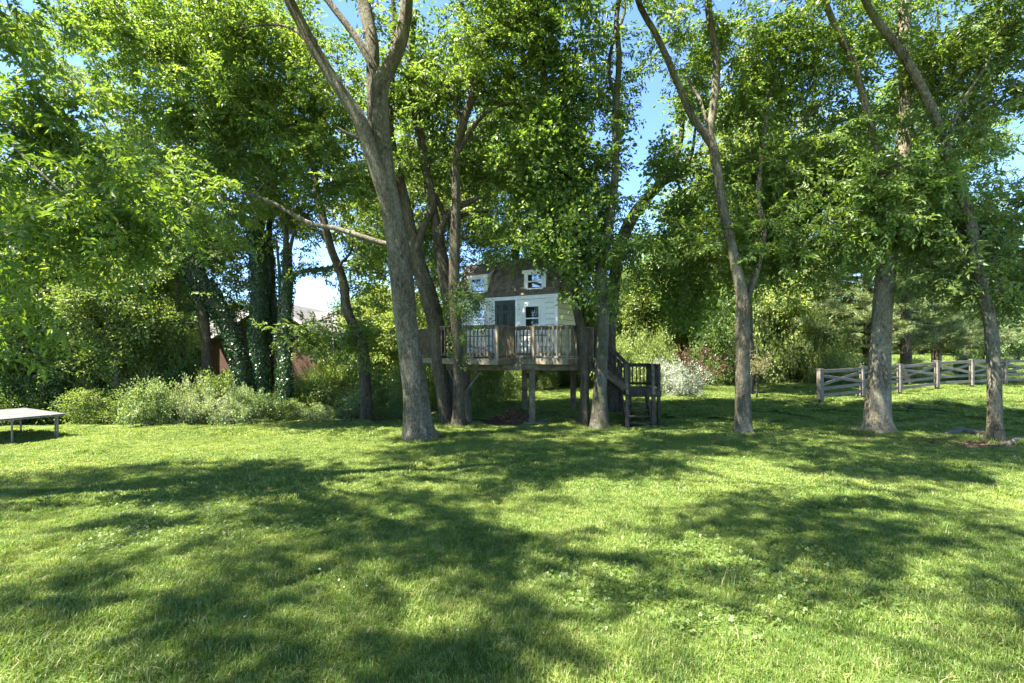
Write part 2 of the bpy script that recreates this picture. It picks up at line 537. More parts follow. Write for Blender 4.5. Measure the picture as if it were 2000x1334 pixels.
def stem_mesh(name, pts4, sides, base=False, lump=.03, flare=1.0, lobes=5, seed=0):
    rg = np.random.default_rng(seed)
    p = catmull(pts4, .14)
    n = len(p); a = np.arange(sides) * 2 * math.pi / sides
    rad = np.repeat(p[:, 3:4], sides, 1)
    s = np.concatenate([[0], np.cumsum(np.linalg.norm(np.diff(p[:, :3], axis=0), axis=1))])
    ph = rg.uniform(0, 6, 6)
    rad *= 1 + lump * (np.sin(a * 3 + s[:, None] * 1.1 + ph[0]) + .8 * np.sin(a * 2 - s[:, None] * 1.9 + ph[1]) + .5 * np.sin(a * 7 + s[:, None] * 5 + ph[2]))
    rad *= 1 + rg.normal(size=rad.shape) * .012
    if base:
        h = p[:, 2] - p[0, 2]
        fl = np.exp(-h / (.16 * flare + .10))[:, None]
        hk = np.exp(-h / .11)[:, None]
        rad *= 1 + fl * (.22 * flare + .30 * flare * np.maximum(0, np.sin(a * lobes + ph[3])) + .12 * np.sin(a * 2 + ph[4])) + hk * flare * .55 * np.maximum(0, np.sin(a * lobes + ph[3] + .4 * np.sin(a + ph[5]))) ** 2
    V, Fq = tube_np(p[:, :3], rad, sides)
    me = mesh_np(name, V, Fq, 4, smooth_=True)
    return me, p

def canopy_patches(x0, x1, y0, y1, z0, z1, n, thr, seed):
    x = rng.uniform(x0, x1, n); y = rng.uniform(y0, y1, n); z = rng.uniform(z0, z1, n)
    f = np.sin(x * 1.05 + seed + 1.2 * np.sin(y * .8)) + np.sin(y * 1.45 + seed * 2.1 + .9 * np.sin(x * 1.1)) + .5 * np.sin(x * 2.9 + y * 2.3)
    k = f > thr
    return np.column_stack([x, y, z])[k]

TREES = []
def tree(name, label, stems, blobs, bark='bark', leaf='leaf', protos=None, per=6, rad=.9, scale=1.0, flare=1.0,
         group=None, pitch0=-.1, ivy=None, respect=True, keep_frac=1.08, extra=None):
    """stems: list of lists (px,py,width_px,D); the first reaches the ground"""
    protos = protos or PIN
    scale = scale * 1.14
    S = []
    for i, st in enumerate(stems):
        q = []
        for (px, py, wd, D) in st:
            c = P(px, py, D); q.append([*c, wd / 2 * D / F / math.sqrt(1 + ((px - 1000) / F) ** 2)])
        q = np.array(q)
        if i == 0 or q[0][2] < gz(q[0][0], q[0][1]) + .25:
            q[0][2] = gz(q[0][0], q[0][1]) - .12
        S.append(q)
    base = S[0][0]
    root = empty(name, (base[0], base[1], base[2] + .12), label, 'tree', group)
    sk = []
    for i, q in enumerate(S):
        grounded = q[0][2] < gz(q[0][0], q[0][1])
        w0 = q[:, 3].max()
        me, p = stem_mesh('trunk' if i == 0 else 'limb', q, 22 if w0 > .12 else 12, grounded, flare=flare if i == 0 else flare * .6,
                          seed=len(TREES) * 17 + i, lobes=5 + i % 2)
        link('trunk' if grounded else 'limb', me, M[bark], root)
        sk.append(p[:, :4])
    skel = np.vstack(sk)
    hi = skel[skel[:, 2] > base[2] + 1.6]
    if blobs:
        c = sample_blobs([(*b[:6], int(round(b[6] * keep_frac))) for b in blobs])
        if respect:
            c = c[~in_sky(c, .9)]
            c = c[filter_open(c)]
        if extra is not None: c = np.vstack([c, extra])
        (bv, bf), (V, Fx, r) = grow_crown(hi, c, protos, per, rad, scale, respect=respect, pitch0=pitch0)
        link('branches', mesh_np('branches', bv, bf, 4, smooth_=True), M['twig'], root)
        link('crown', mesh_np('crown', V, Fx, 3, r), M[leaf], root)
    if ivy:
        for si, n, z0, z1 in ivy:
            add_ivy(sk[si], n, z0, z1, root)
    TREES.append(root)
    return root

def add_ivy(p, n, z0, z1, root, size=.075, puff=.06):
    p = p[(p[:, 2] > z0) & (p[:, 2] < z1)]
    if len(p) < 3: return
    k = rng.integers(0, len(p) - 1, n); t = rng.uniform(0, 1, (n, 1))
    c = p[k] * (1 - t) + p[k + 1] * t
    ax = p[k + 1, :3] - p[k, :3]; ax /= np.linalg.norm(ax, axis=1)[:, None]
    q = rng.normal(size=(n, 3)); q -= (q * ax).sum(1)[:, None] * ax; q /= np.linalg.norm(q, axis=1)[:, None]
    bump = .5 + .5 * np.sin(c[:, 2] * 3.1 + np.arctan2(q[:, 1], q[:, 0]) * 2)
    b = c[:, :3] + q * (c[:, 3] * 1.05 + puff * (bump + rng.uniform(0, .8, n)))[:, None]
    d = np.array([0, 0, -1.]) + rng.normal(size=(n, 3)) * .45; d /= np.linalg.norm(d, axis=1)[:, None]
    nn = q + np.array([0, 0, .35]) + rng.normal(size=(n, 3)) * .35
    s = np.cross(d, nn); s /= np.linalg.norm(s, axis=1)[:, None]; u = np.cross(s, d)
    L = rng.uniform(.6, 1.25, (n, 1)) * size
    V = np.stack([b, b + d * L * .35 + s * L * .5 + u * L * .1, b + d * L, b + d * L * .35 - s * L * .5 + u * L * .1], 1).reshape(-1, 3)
    i = np.arange(n)[:, None] * 4
    Fx = np.concatenate([i + [0, 1, 2], i + [0, 2, 3]], 0)
    link('ivy', mesh_np('ivy', V, Fx, 3, np.repeat(rng.uniform(0, 1, n), 4)), M['ivy'], root)
    LEAVES[0] += n

# ------------------------------------------------------------------ ground
def ground_mat():
    m, nt = new_mat('lawn_soil')
    n1 = noise(nt, .5, 4, .6); n2 = noise(nt, 9, 5, .7)
    f = add_(nt, add_(nt, n1, None, 'MULTIPLY', .6), add_(nt, n2, None, 'MULTIPLY', .5))
    c = ramp(nt, [(.35, (.045, .055, .018)), (.55, (.075, .11, .025)), (.75, (.13, .16, .045))], f)
    at = nt.nodes.new('ShaderNodeAttribute'); at.attribute_name = 'bare'
    d = ramp(nt, [(.3, (.05, .036, .022)), (.6, (.12, .088, .055)), (.8, (.20, .155, .10))], noise(nt, 14, 6, .7))
    jit = add_(nt, at.outputs['Fac'], add_(nt, noise(nt, 3.5, 4, .7), None, 'SUBTRACT', .5))
    rr = ramp(nt, [(.35, (0, 0, 0)), (.6, (1, 1, 1))], jit)
    mx = nt.nodes.new('ShaderNodeMixRGB'); nt.links.new(rr, mx.inputs[0]); nt.links.new(c, mx.inputs[1]); nt.links.new(d, mx.inputs[2])
    pr = N(nt, 'ShaderNodeBsdfPrincipled'); pr.inputs['Roughness'].default_value = .95; pr.inputs['Specular IOR Level'].default_value = .1
    nt.links.new(mx.outputs[0], pr.inputs['Base Color'])
    b = nt.nodes.new('ShaderNodeBump'); b.inputs['Distance'].default_value = .03
    nt.links.new(noise(nt, 30, 5, .7), b.inputs['Height']); nt.links.new(b.outputs[0], pr.inputs['Normal'])
    o = nt.nodes.new('ShaderNodeOutputMaterial'); nt.links.new(pr.outputs[0], o.inputs[0])
    return m

# bare / littered patches (world x, y, rx, ry, strength)
def W(px, py):
    """ground point seen at a photo pixel"""
    D = 3.0
    for _ in range(60):
        x = (px - 1000) / F * D
        D2 = (ZC - gz(x, D)) * F / max(1, (py - HY))
        D = D * .5 + D2 * .5
    return (px - 1000) / F * D, D
BARE = []
for px, py, rx, ry, s in [(1452, 850, .75, .35, .7), (1716, 850, 1.0, .4, .75), (1946, 872, .9, .4, .9), (820, 864, .9, .4, .7), (1175, 831, 1.5, .7, 1.0), (950, 826, 1.6, .9, 1.0), (880, 834, .5, .5, .9), (1240, 832, .9, .5, .9), (1890, 868, 1.3, .55, .9),
                          (1640, 838, .5, .25, .8), (1965, 850, .8, .6, .9), (10, 872, 1.6, .5, .9), (1010, 1024, .12, .08, .6), (1700, 846, .8, .3, .6),
                          (815, 862, .8, .35, .5), (1080, 830, 1.2, .5, .8), (1905, 880, .9, .3, .6)]:
    X, Y = W(px, py); BARE.append((X, Y, rx, ry, s))
for px, py, rx, ry, s in [(700, 892, .5, .2, .42), (1400, 866, .5, .2, .5), (1500, 1010, .35, .18, .42), (300, 1060, .25, .12, .4), (900, 1120, .2, .1, .4), (1150, 900, .6, .2, .38), (480, 960, .5, .2, .36), (1250, 960, .5, .2, .36), (1620, 905, .7, .25, .42), (1830, 960, .5, .2, .36)]:
    X, Y = W(px, py); BARE.append((X, Y, rx, ry, s))
BARE.append((-9, 22, 9, 4.6, .55)); BARE.append((-4.0, 19.5, 3.2, 1.8, .5)); BARE.append((-16, 19, 6, 3.2, .6))
def bare(x, y):
    v = np.zeros_like(np.asarray(x, float))
    for X, Y, rx, ry, s in BARE:
        v = np.maximum(v, s * np.exp(-(((x - X) / rx) ** 2 + ((y - Y) / ry) ** 2) ** 1.3))
    return v

def make_ground():
    ys = np.concatenate([np.arange(-30, 0, 2.), np.arange(0, 34, .22), np.geomspace(34, 420, 50)])
    us = np.linspace(-1, 1, 260)
    X = []; Y = []
    for y in ys:
        wd = 12 + abs(y) * 1.7
        X.append(us * wd); Y.append(np.full_like(us, y))
    X = np.array(X); Y = np.array(Y); Z = ground(X, Y)
    V = np.stack([X, Y, Z], -1).reshape(-1, 3)
    n, m = X.shape
    i = np.arange(n - 1)[:, None] * m; j = np.arange(m - 1)[None]
    Fq = np.stack([i + j, i + j + 1, i + m + j + 1, i + m + j], -1).reshape(-1, 4)
    me = mesh_np('lawn_ground', V, Fq, 4, smooth_=True)
    a = me.attributes.new('bare', 'FLOAT', 'POINT'); a.data.foreach_set('value', bare(X, Y).ravel().astype(np.float32))
    o = link('ground', me, ground_mat())
    tag(o, kind='structure', label='gently sloping lawn ground with bare earth under the trees')
make_ground()

# ------------------------------------------------------------------ grass (instanced tufts, stuff)
def blade_patch(name, size, n, hmin, hmax, wd, mat, lean=.45, seed=0, segs=2):
    rg = np.random.default_rng(seed)
    x = rg.uniform(-size / 2, size / 2, n); y = rg.uniform(-size / 2, size / 2, n)
    clump = .75 + .35 * np.sin(x * 9 / size + rg.uniform(0, 6)) * np.cos(y * 8 / size + rg.uniform(0, 6))
    h = rg.uniform(hmin, hmax, n) * clump
    yaw = rg.uniform(0, 2 * math.pi, n); ln = np.abs(rg.normal(size=n)) * lean + .1
    d = np.stack([np.cos(yaw), np.sin(yaw)], 1); s = np.stack([-np.sin(yaw), np.cos(yaw)], 1)
    w_ = wd * rg.uniform(.6, 1.3, n)
    B = np.stack([x, y, np.full(n, -.012)], 1)
    def ring(t, wf):
        off = d * (ln * h * t * t)[:, None]
        zz = h * t * (1 - .3 * ln * t)
        c = np.column_stack([x + off[:, 0], y + off[:, 1], np.maximum(zz, .004)])
        ss = np.column_stack([s * (w_ * wf / 2)[:, None], np.zeros(n)])
        return c - ss, c + ss
    a0, b0 = ring(0, 1); a0[:, 2] = b0[:, 2] = -.012
    a1, b1 = ring(.55, .85); a2, _ = ring(1.0, 0)
    V = np.stack([a0, b0, a1, b1, a2], 1).reshape(-1, 3)
    i = np.arange(n)[:, None] * 5
    Fx = np.concatenate([i + [0, 1, 3], i + [0, 3, 2], i + [2, 3, 4]], 0)
    me = mesh_np(name, V, Fx, 3, np.repeat(rg.uniform(0, 1, n), 5))
    me.materials.append(mat)
    return me

def clover_patch(name, size, n, mat, seed=0, r=.0065, h=.035):
    rg = np.random.default_rng(seed); V = []; Fx = []; rn = []
    for _ in range(n):
        x, y = rg.uniform(-size / 2, size / 2, 2); z = rg.uniform(.35, 1.1) * h; a0 = rg.uniform(0, 6.28); rr = r * rg.uniform(.7, 1.3); cc = rg.uniform(0, 1)
        tx, ty = rg.normal(size=2) * .35
        for k in range(3):
            a = a0 + k * 2.094
            pts = []
            for t, wdt in ((.08, 0), (.6, .75), (1.15, .85), (1.75, .45)):
                cx, cy_ = math.cos(a), math.sin(a)
                for sg in ((-1, 1) if wdt else (0,)):
                    ox = cx * t - sg * wdt * cy_; oy = cy_ * t + sg * wdt * cx
                    pts.append((x + ox * rr, y + oy * rr, z + (tx * ox + ty * oy) * rr + abs(sg * wdt) * rr * .3))
            b = len(V); V += pts
            Fx += [[b, b + 1, b + 2], [b + 1, b + 3, b + 4], [b + 1, b + 4, b + 2], [b + 3, b + 5, b + 6], [b + 3, b + 6, b + 4]]
            rn += [cc] * len(pts)
    me = mesh_np(name, np.array(V), np.array(Fx), 3, np.array(rn)); me.materials.append(mat)
    return me

def flower_patch(name, size, n, mats, seed):
    rg = np.random.default_rng(seed); mb = MB()
    for _ in range(n):
        x, y = rg.uniform(-size / 2, size / 2, 2); z = rg.uniform(.05, .08); r = rg.uniform(.004, .007)
        for i in range(14):
            a = rg.uniform(0, 6.28); e = rg.uniform(-.3, 1.4)
            d = np.array([math.cos(a) * math.cos(e), math.sin(a) * math.cos(e), math.sin(e)])
            c = np.array([x, y, z]); t = np.cross(d, (0.1, .2, 1)); t /= np.linalg.norm(t)
            mb.add([c + d * r * .3 - t * r * .25, c + d * r * .3 + t * r * .25, c + d * r * 1.25], [[0, 1, 2]])
    me = mb.mesh(name); me.materials.append(mats)
    return me

def scatter(name, protos, pos, yaw, sc, tilt, label):
    """one stuff object: points carrying instances of the prototype meshes"""
    coll = bpy.data.collections.new(name + '_kinds')
    for i, me in enumerate(protos):
        o = bpy.data.objects.new(f'{name}_kind', me); coll.objects.link(o)
    me = bpy.data.meshes.new(name)
    me.vertices.add(len(pos)); me.vertices.foreach_set('co', np.ascontiguousarray(pos, np.float32).ravel())
    rot = np.column_stack([tilt, yaw]).astype(np.float32)
    a = me.attributes.new('rot', 'FLOAT_VECTOR', 'POINT'); a.data.foreach_set('vector', rot.ravel())
    a = me.attributes.new('siz', 'FLOAT', 'POINT'); a.data.foreach_set('value', sc.astype(np.float32))
    me.update()
    ob = link(name, me, None)
    g = bpy.data.node_groups.new(name, 'GeometryNodeTree')
    g.interface.new_socket('Geometry', in_out='INPUT', socket_type='NodeSocketGeometry')
    g.interface.new_socket('Geometry', in_out='OUTPUT', socket_type='NodeSocketGeometry')
    gi = g.nodes.new('NodeGroupInput'); go = g.nodes.new('NodeGroupOutput')
    ip = g.nodes.new('GeometryNodeInstanceOnPoints'); ci = g.nodes.new('GeometryNodeCollectionInfo')
    ci.inputs['Collection'].default_value = coll; ci.inputs['Separate Children'].default_value = True
    ci.inputs['Reset Children'].default_value = True
    ip.inputs['Pick Instance'].default_value = True
    na = g.nodes.new('GeometryNodeInputNamedAttribute'); na.data_type = 'FLOAT_VECTOR'; na.inputs[0].default_value = 'rot'
    nb = g.nodes.new('GeometryNodeInputNamedAttribute'); nb.data_type = 'FLOAT'; nb.inputs[0].default_value = 'siz'
    er = g.nodes.new('FunctionNodeEulerToRotation')
    g.links.new(na.outputs['Attribute'], er.inputs[0])
    g.links.new(gi.outputs[0], ip.inputs['Points']); g.links.new(ci.outputs[0], ip.inputs['Instance'])
    g.links.new(er.outputs[0], ip.inputs['Rotation']); g.links.new(nb.outputs['Attribute'], ip.inputs['Scale'])
    g.links.new(ip.outputs[0], go.inputs[0])
    md = ob.modifiers.new('scatter', 'NODES'); md.node_group = g
    tag(ob, label, kind='stuff')
    return ob

def grass_mat(name, dark, mid, light, dry, trans=.4):
    m, nt = new_mat(name)
    at = nt.nodes.new('ShaderNodeAttribute'); at.attribute_name = 'rnd'
    n1 = noise(nt, .6, 4, .65); n2 = noise(nt, 4.0, 4, .7)
    f = add_(nt, add_(nt, at.outputs['Fac'], None, 'MULTIPLY', .35), add_(nt, add_(nt, n1, None, 'MULTIPLY', .65), add_(nt, n2, None, 'MULTIPLY', .55)))
    f = add_(nt, f, None, 'SUBTRACT', .28)
    c = ramp(nt, [(.25, dark), (.5, mid), (.72, light)], f)
    r2 = ramp(nt, [(.93, (0, 0, 0)), (.95, (1, 1, 1))], at.outputs['Fac'])
    mx0 = nt.nodes.new('ShaderNodeMixRGB'); nt.links.new(r2, mx0.inputs[0]); nt.links.new(c, mx0.inputs[1]); mx0.inputs[2].default_value = (*dry, 1)
    c = mx0.outputs[0]
    pr = N(nt, 'ShaderNodeBsdfPrincipled'); pr.inputs['Roughness'].default_value = .45; pr.inputs['Specular IOR Level'].default_value = .35
    nt.links.new(c, pr.inputs['Base Color'])
    tr = nt.nodes.new('ShaderNodeBsdfTranslucent'); nt.links.new(scaled(nt, c, (1.45, 1.4, .5)), tr.inputs['Color'])
    mx = nt.nodes.new('ShaderNodeMixShader'); mx.inputs[0].default_value = trans
    nt.links.new(pr.outputs[0], mx.inputs[1]); nt.links.new(tr.outputs[0], mx.inputs[2])
    o = nt.nodes.new('ShaderNodeOutputMaterial'); nt.links.new(mx.outputs[0], o.inputs[0])
    return m
M['grass'] = grass_mat('grass_blade', (.066, .125, .02), (.14, .205, .038), (.275, .32, .085), (.42, .38, .20))
M['clover'] = leaf_mat('clover_leaf', (.055, .105, .018), (.10, .155, .032), (.17, .22, .055), trans=.4, patch=1.5, rough=.4)
M['flower'] = solid_mat('clover_flower', [(.3, (.6, .6, .5)), (.7, (.75, .74, .68))], 8, .8)

def tilt_of(x, y):
    e = .25
    dx = (ground(x + e, y) - ground(x - e, y)) / (2 * e); dy = (ground(x, y + e) - ground(x, y - e)) / (2 * e)
    return np.column_stack([np.arctan(dy), -np.arctan(dx)])

def grid_pts(y0, y1, step, xlim=1.15, pad=1.0, jit=.5):
    xs = []; ys = []
    for y in np.arange(y0, y1, step):
        wdt = abs(y) * xlim + pad
        a = np.arange(-wdt, wdt, step)
        xs.append(a); ys.append(np.full_like(a, y))
    x = np.concatenate(xs); y = np.concatenate(ys)
    return x + rng.uniform(-jit, jit, len(x)) * step, y + rng.uniform(-jit, jit, len(x)) * step

def wood_edge(x, y):
    """True where mown grass grows (not in the shrub border on the left)"""
    lim = np.where(x < -2.5, 15.1 + (x + 13) * .16, 60)
    lim = np.where((x >= -2.5), 200, lim)
    return y < lim

def lawn(name, y0, y1, step, protos, label, dens=1.0, smin=.8, smax=1.25):
    x, y = grid_pts(y0, y1, step)
    b = bare(x, y)
    k = wood_edge(x, y) & (rng.uniform(0, 1, len(x)) < dens * (1 - 1.15 * np.clip(b, 0, 1)) )
    x, y, b = x[k], y[k], b[k]
    n = len(x)
    nz = np.sin(x * 1.7 + np.sin(y * 2.1)) * np.sin(y * 1.3 + 2 * np.sin(x * .8))
    s = rng.uniform(smin, smax, n) * (1 + .22 * nz) * (1 - .35 * b)
    pos = np.column_stack([x, y, ground(x, y)])
    scatter(name, protos, pos, rng.uniform(0, 6.28, n), s, tilt_of(x, y), label)

gA = [blade_patch('grass_tuft', .30, 900, .022, .062, .0036, M['grass'], .75, 10 + i) for i in range(5)]
gB = [blade_patch('grass_tuft', .5, 1300, .03, .065, .0065, M['grass'], .7, 20 + i) for i in range(4)]
gC = [blade_patch('grass_tuft', 1.0, 2300, .035, .07, .013, M['grass'], .6, 30 + i) for i in range(3)]
gD = [blade_patch('grass_tuft', 3.0, 3200, .04, .09, .05, M['grass'], .6, 40 + i) for i in range(3)]
lawn('grass', 1.2, 6.2, .17, gA, 'short mown grass of the lawn closest to the viewer')
lawn('grass', 6.0, 13.2, .27, gB, 'mown grass of the middle lawn in dappled shade')
lawn('grass', 12.9, 30, .52, gC, 'mown grass around the tree bases and the wooden fence')
lawn('grass', 29, 95, 1.6, gD, 'far open grass beyond the fence')
gT = [blade_patch('grass_tuft', .14, 90, .07, .13, .0045, M['grass'], .6, 50 + i) for i in range(4)]
x, y = grid_pts(1.8, 9, .62, jit=1.2); k = (np.sin(x * 2.1 + 1) * np.sin(y * 1.7) > -.1); x, y = x[k], y[k]
scatter('grass', gT, np.column_stack([x, y, ground(x, y)]), rng.uniform(0, 6, len(x)), rng.uniform(.6, 1.1, len(x)), tilt_of(x, y), 'taller coarse grass tufts standing out of the near lawn')
cl = [clover_patch('clover_tuft', .42, 85, M['clover'], 60 + i) for i in range(4)]
x, y = grid_pts(1.6, 10, .2)
nz = np.sin(x * 1.15 + 1.5 * np.sin(y * .9)) + np.sin(y * 1.9 + x * .6) + .35 * rng.normal(size=len(x)) + .35 * smooth(-1, 3, x)
k = (nz > .75) & (rng.uniform(0, 1, len(x)) < .8); x, y = x[k], y[k]
scatter('clover', cl, np.column_stack([x, y, ground(x, y)]), rng.uniform(0, 6, len(x)), rng.uniform(.75, 1.3, len(x)), tilt_of(x, y), 'patches of white clover leaves mixed into the near lawn')
fl = [flower_patch('clover_flower', .8, 2, M['flower'], 70 + i) for i in range(4)]
x, y = grid_pts(2.2, 12, .8, jit=1.0); k = (np.sin(x * .8 + 2) + np.sin(y * .9 + x * .4) + .5 * rng.normal(size=len(x)) > 1.0); x, y = x[k], y[k]
scatter('clover', fl, np.column_stack([x, y, ground(x, y)]), rng.uniform(0, 6, len(x)), rng.uniform(.8, 1.3, len(x)), tilt_of(x, y), 'white clover flower heads dotted over the lawn')

# ------------------------------------------------------------------ the trees with readable trunks
def st(*pts, D=None, D2=None):
    n = len(pts)
    return [(p[0], p[1], p[2], (D + ((D2 or D) - D) * i / max(1, n - 1))) for i, p in enumerate(pts)]

tree('ash_tree', 'largest grey tree, in front of the deck, double trunk forking into four limbs',
     [st((820, 858, 58), (816, 820, 53), (811, 760, 49), (797, 660, 45), (788, 580, 45), (779, 500, 46), (769, 430, 42), (760, 380, 38), (752, 330, 35), (746, 280, 37), (742, 220, 36), (743, 165, 36), (760, 130, 30), (779, 90, 27), (790, 40, 25), (796, -20, 23), (800, -120, 18), (780, -240, 12), D=12.5),
      st((776, 475, 28), (757, 400, 30), (735, 330, 29), (716, 270, 29), (700, 228, 27), (662, 172, 26), (632, 125, 24), (609, 86, 23), (585, 40, 22), (562, -5, 21), (520, -100, 17), (470, -190, 10), D=12.4, D2=11.6),
      st((745, 190, 22), (733, 145, 19), (719, 113, 16), (700, 80, 15), (678, 50, 14), (640, 0, 13), (600, -60, 10), (560, -150, 7), D=12.5, D2=12.8),
      st((738, 300, 24), (730, 230, 25), (728, 160, 26), (727, 90, 26), (716, 30, 26), (706, -30, 23), (700, -130, 17), (690, -250, 9), D=12.8, D2=13.4),
      st((745, 300, 12), (728, 280, 10), (705, 272, 8), (680, 262, 7), (658, 248, 4), D=12.35, D2=11.9),
      st((770, 480, 12), (740, 473, 11), (694, 458, 11), (650, 445, 10), (610, 438, 10), (575, 420, 9), (540, 400, 9), (504, 385, 8), (460, 372, 7), (420, 357, 8), (370, 345, 7), (319, 337, 5), (270, 350, 3), D=12.8, D2=14.2),
      st((620, 110, 10), (590, 70, 8), (560, 52, 6), (520, 48, 5), (470, 55, 3), D=12.0, D2=12.6)],
     [(430, 60, 190, 110, 14.2, 1.8, 46), (200, 40, 130, 90, 14.2, 1.6, 16), (600, 150, 110, 120, 14.6, 1.6, 26), (840, 90, 100, 110, 14.2, 1.6, 16), (300, 220, 130, 110, 14.4, 1.6, 22),
      (480, 290, 150, 80, 14.6, 1.4, 22), (400, 400, 120, 50, 14.0, 1.2, 8), (560, -190, 400, 120, 12.5, 2.6, 14), (1000, -160, 220, 110, 13.5, 1.8, 8), (640, 320, 60, 80, 14.6, 1.0, 7)],
     bark='bark', flare=1.3, extra=canopy_patches(-8, 2, 5, 11.5, 10.4, 12.8, 270, -.3, 1.3))

tree('ash_tree', 'leaning grey trunk just behind the largest tree, rising through the left end of the deck',
     [st((874, 826, 26), (868, 780, 27), (861, 730, 30), (856, 680, 32), (850, 630, 33), (838, 580, 34), (820, 525, 31), (804, 460, 25), (790, 390, 21), (775, 320, 17), (762, 250, 14), (765, 160, 12), (770, 60, 10), (765, -60, 7), D=15.4),
      st((812, 490, 16), (828, 440, 15), (846, 400, 14), (835, 340, 15), (826, 280, 13), (812, 200, 11), (805, 120, 9), (812, 20, 7), D=15.3, D2=15.8)],
     [(800, 230, 90, 120, 16.0, 1.3, 20), (700, 330, 60, 90, 16.2, 1.2, 8), (860, 330, 70, 80, 16.2, 1.2, 10), (790, 60, 110, 90, 15.5, 1.5, 10)],
     bark='bark_dark', flare=.6)

tree('ash_tree', 'slim straight tree growing up through the deck boards beside the left railing',
     [st((896, 832, 30), (896, 800, 24), (896, 760, 21), (895, 715, 20), (893, 660, 20), (889, 600, 23), (887, 540, 22), (889, 470, 20), (891, 400, 18), (890, 340, 16), (894, 290, 16), (905, 240, 16), (918, 200, 15), (928, 165, 14), (937, 110, 13), (960, 60, 12), (985, 20, 11), (1005, -60, 8), D=14.75),
      st((896, 300, 10), (910, 270, 10), (930, 240, 9), (957, 214, 8), (990, 202, 6), (1026, 194, 4), D=14.7, D2=14.3),
      st((905, 246, 9), (893, 215, 9), (885, 180, 8), (868, 150, 7), (850, 125, 6), (820, 112, 4), D=14.8, D2=15.2),
      st((935, 120, 9), (922, 85, 8), (908, 50, 7), (900, 0, 6), (890, -60, 4), D=14.8, D2=15.0)],
     [(960, 120, 80, 120, 15.4, 1.5, 22), (1010, 250, 80, 90, 15.6, 1.2, 18), (930, 320, 60, 60, 16.0, 1.0, 9), (1050, 400, 70, 80, 15.8, 1.2, 16), (1000, 20, 90, 80, 15, 1.5, 12), (1010, 470, 60, 34, 15.6, .9, 8)],
     bark='bark_dark', flare=1.1)

tree('maple_tree', 'tree directly behind the slim deck tree, leaning left with a pale broken branch',
     [st((912, 830, 24), (910, 780, 22), (905, 720, 22), (896, 670, 22), (882, 615, 24), (872, 560, 26), (864, 510, 26), (856, 465, 22), (848, 420, 19), (838, 365, 18), (829, 320, 17), (818, 260, 14), (806, 200, 12), (800, 130, 10), (803, 50, 8), (800, -60, 5), D=15.3, D2=15.8),
      st((858, 480, 14), (862, 450, 13), (868, 430, 12), (885, 412, 12), (905, 400, 12), (922, 392, 10), (938, 384, 8), D=15.3, D2=14.9),
      st((850, 380, 10), (880, 440, 10), (905, 420, 8), (950, 412, 7), (985, 418, 6), (1020, 424, 4), D=15.6, D2=15.3)],
     [(860, 160, 70, 110, 16.4, 1.2, 14), (930, 430, 50, 30, 16.5, .8, 3), (840, 470, 40, 60, 16.8, .8, 5), (870, 300, 50, 60, 17, 1.0, 7)],
     bark='bark_dark', flare=.7, leaf='leaf_maple', protos=MAP, per=7)

tree('ash_tree', 'tree with dark bent trunk alone against the low patch of sky left of the deck',
     [st((716, 770, 24), (710, 690, 22), (692, 640, 20), (676, 600, 20), (672, 560, 18), (662, 525, 17), (648, 490, 16), (637, 450, 16), (627, 410, 16), (620, 385, 14), (612, 330, 12), (585, 270, 11), (550, 200, 11), (512, 151, 11), (474, 101, 11), (437, 59, 10), (395, 8, 9), (370, -60, 5), D=17.5),
      st((662, 525, 7), (668, 512, 6), (680, 500, 5), (690, 480, 3), D=17.4, D2=17.0),
      st((575, 250, 8), (555, 205, 8), (520, 195, 8), (470, 188, 7), (430, 190, 5), (395, 185, 4), D=17.5, D2=17.0),
      st((437, 59, 6), (420, 52, 6), (380, 45, 5), (330, 42, 4), (300, 40, 3), D=17.5, D2=17.2)],
     [(480, 190, 130, 100, 18.2, 1.5, 26), (330, 90, 150, 90, 18.0, 1.8, 26), (590, 290, 70, 90, 18.4, 1.2, 14), (700, 520, 34, 90, 18.2, .9, 14), (740, 440, 30, 60, 18.4, .8, 5),
      (560, 60, 100, 80, 18.5, 1.5, 14), (680, 660, 50, 40, 18.0, 1.0, 8), (640, 380, 50, 50, 18.5, 1, 6)],
     bark='bark_dark', flare=.6)

tree('ivy_covered_tree', 'ivy-covered trunk leaning left, leftmost of the three ivy-covered trunks',
     [st((478, 772, 34), (470, 720, 33), (455, 665, 33), (436, 620, 34), (418, 585, 34), (396, 555, 36), (372, 520, 36), (345, 488, 28), (318, 460, 22), (290, 435, 18), (262, 400, 13), (240, 350, 10), (228, 280, 7), D=19),
      st((404, 768, 22), (404, 720, 21), (402, 660, 21), (396, 610, 22), (385, 560, 24), (376, 520, 20), (372, 470, 14), (365, 410, 12), (352, 350, 10), (362, 290, 9), (340, 230, 7), D=19.1),
      st((350, 495, 12), (320, 480, 9), (340, 440, 10), (336, 400, 8), (338, 350, 7), (320, 300, 5), D=18.9, D2=18.6)],
     [(250, 330, 110, 110, 19.5, 1.5, 24), (370, 470, 70, 60, 19.8, 1.2, 12), (150, 240, 130, 120, 19.6, 1.8, 24), (330, 620, 50, 40, 19.8, 1.0, 6), (440, 520, 36, 60, 20, 1, 8), (300, 520, 40, 26, 19.8, 1.0, 4), (430, 440, 60, 40, 19.8, 1, 6)],
     bark='bark_dark', flare=.5, ivy=[(0, 7000, -2, 6.0), (1, 900, 3.0, 6.0)], leaf='leaf_mid')

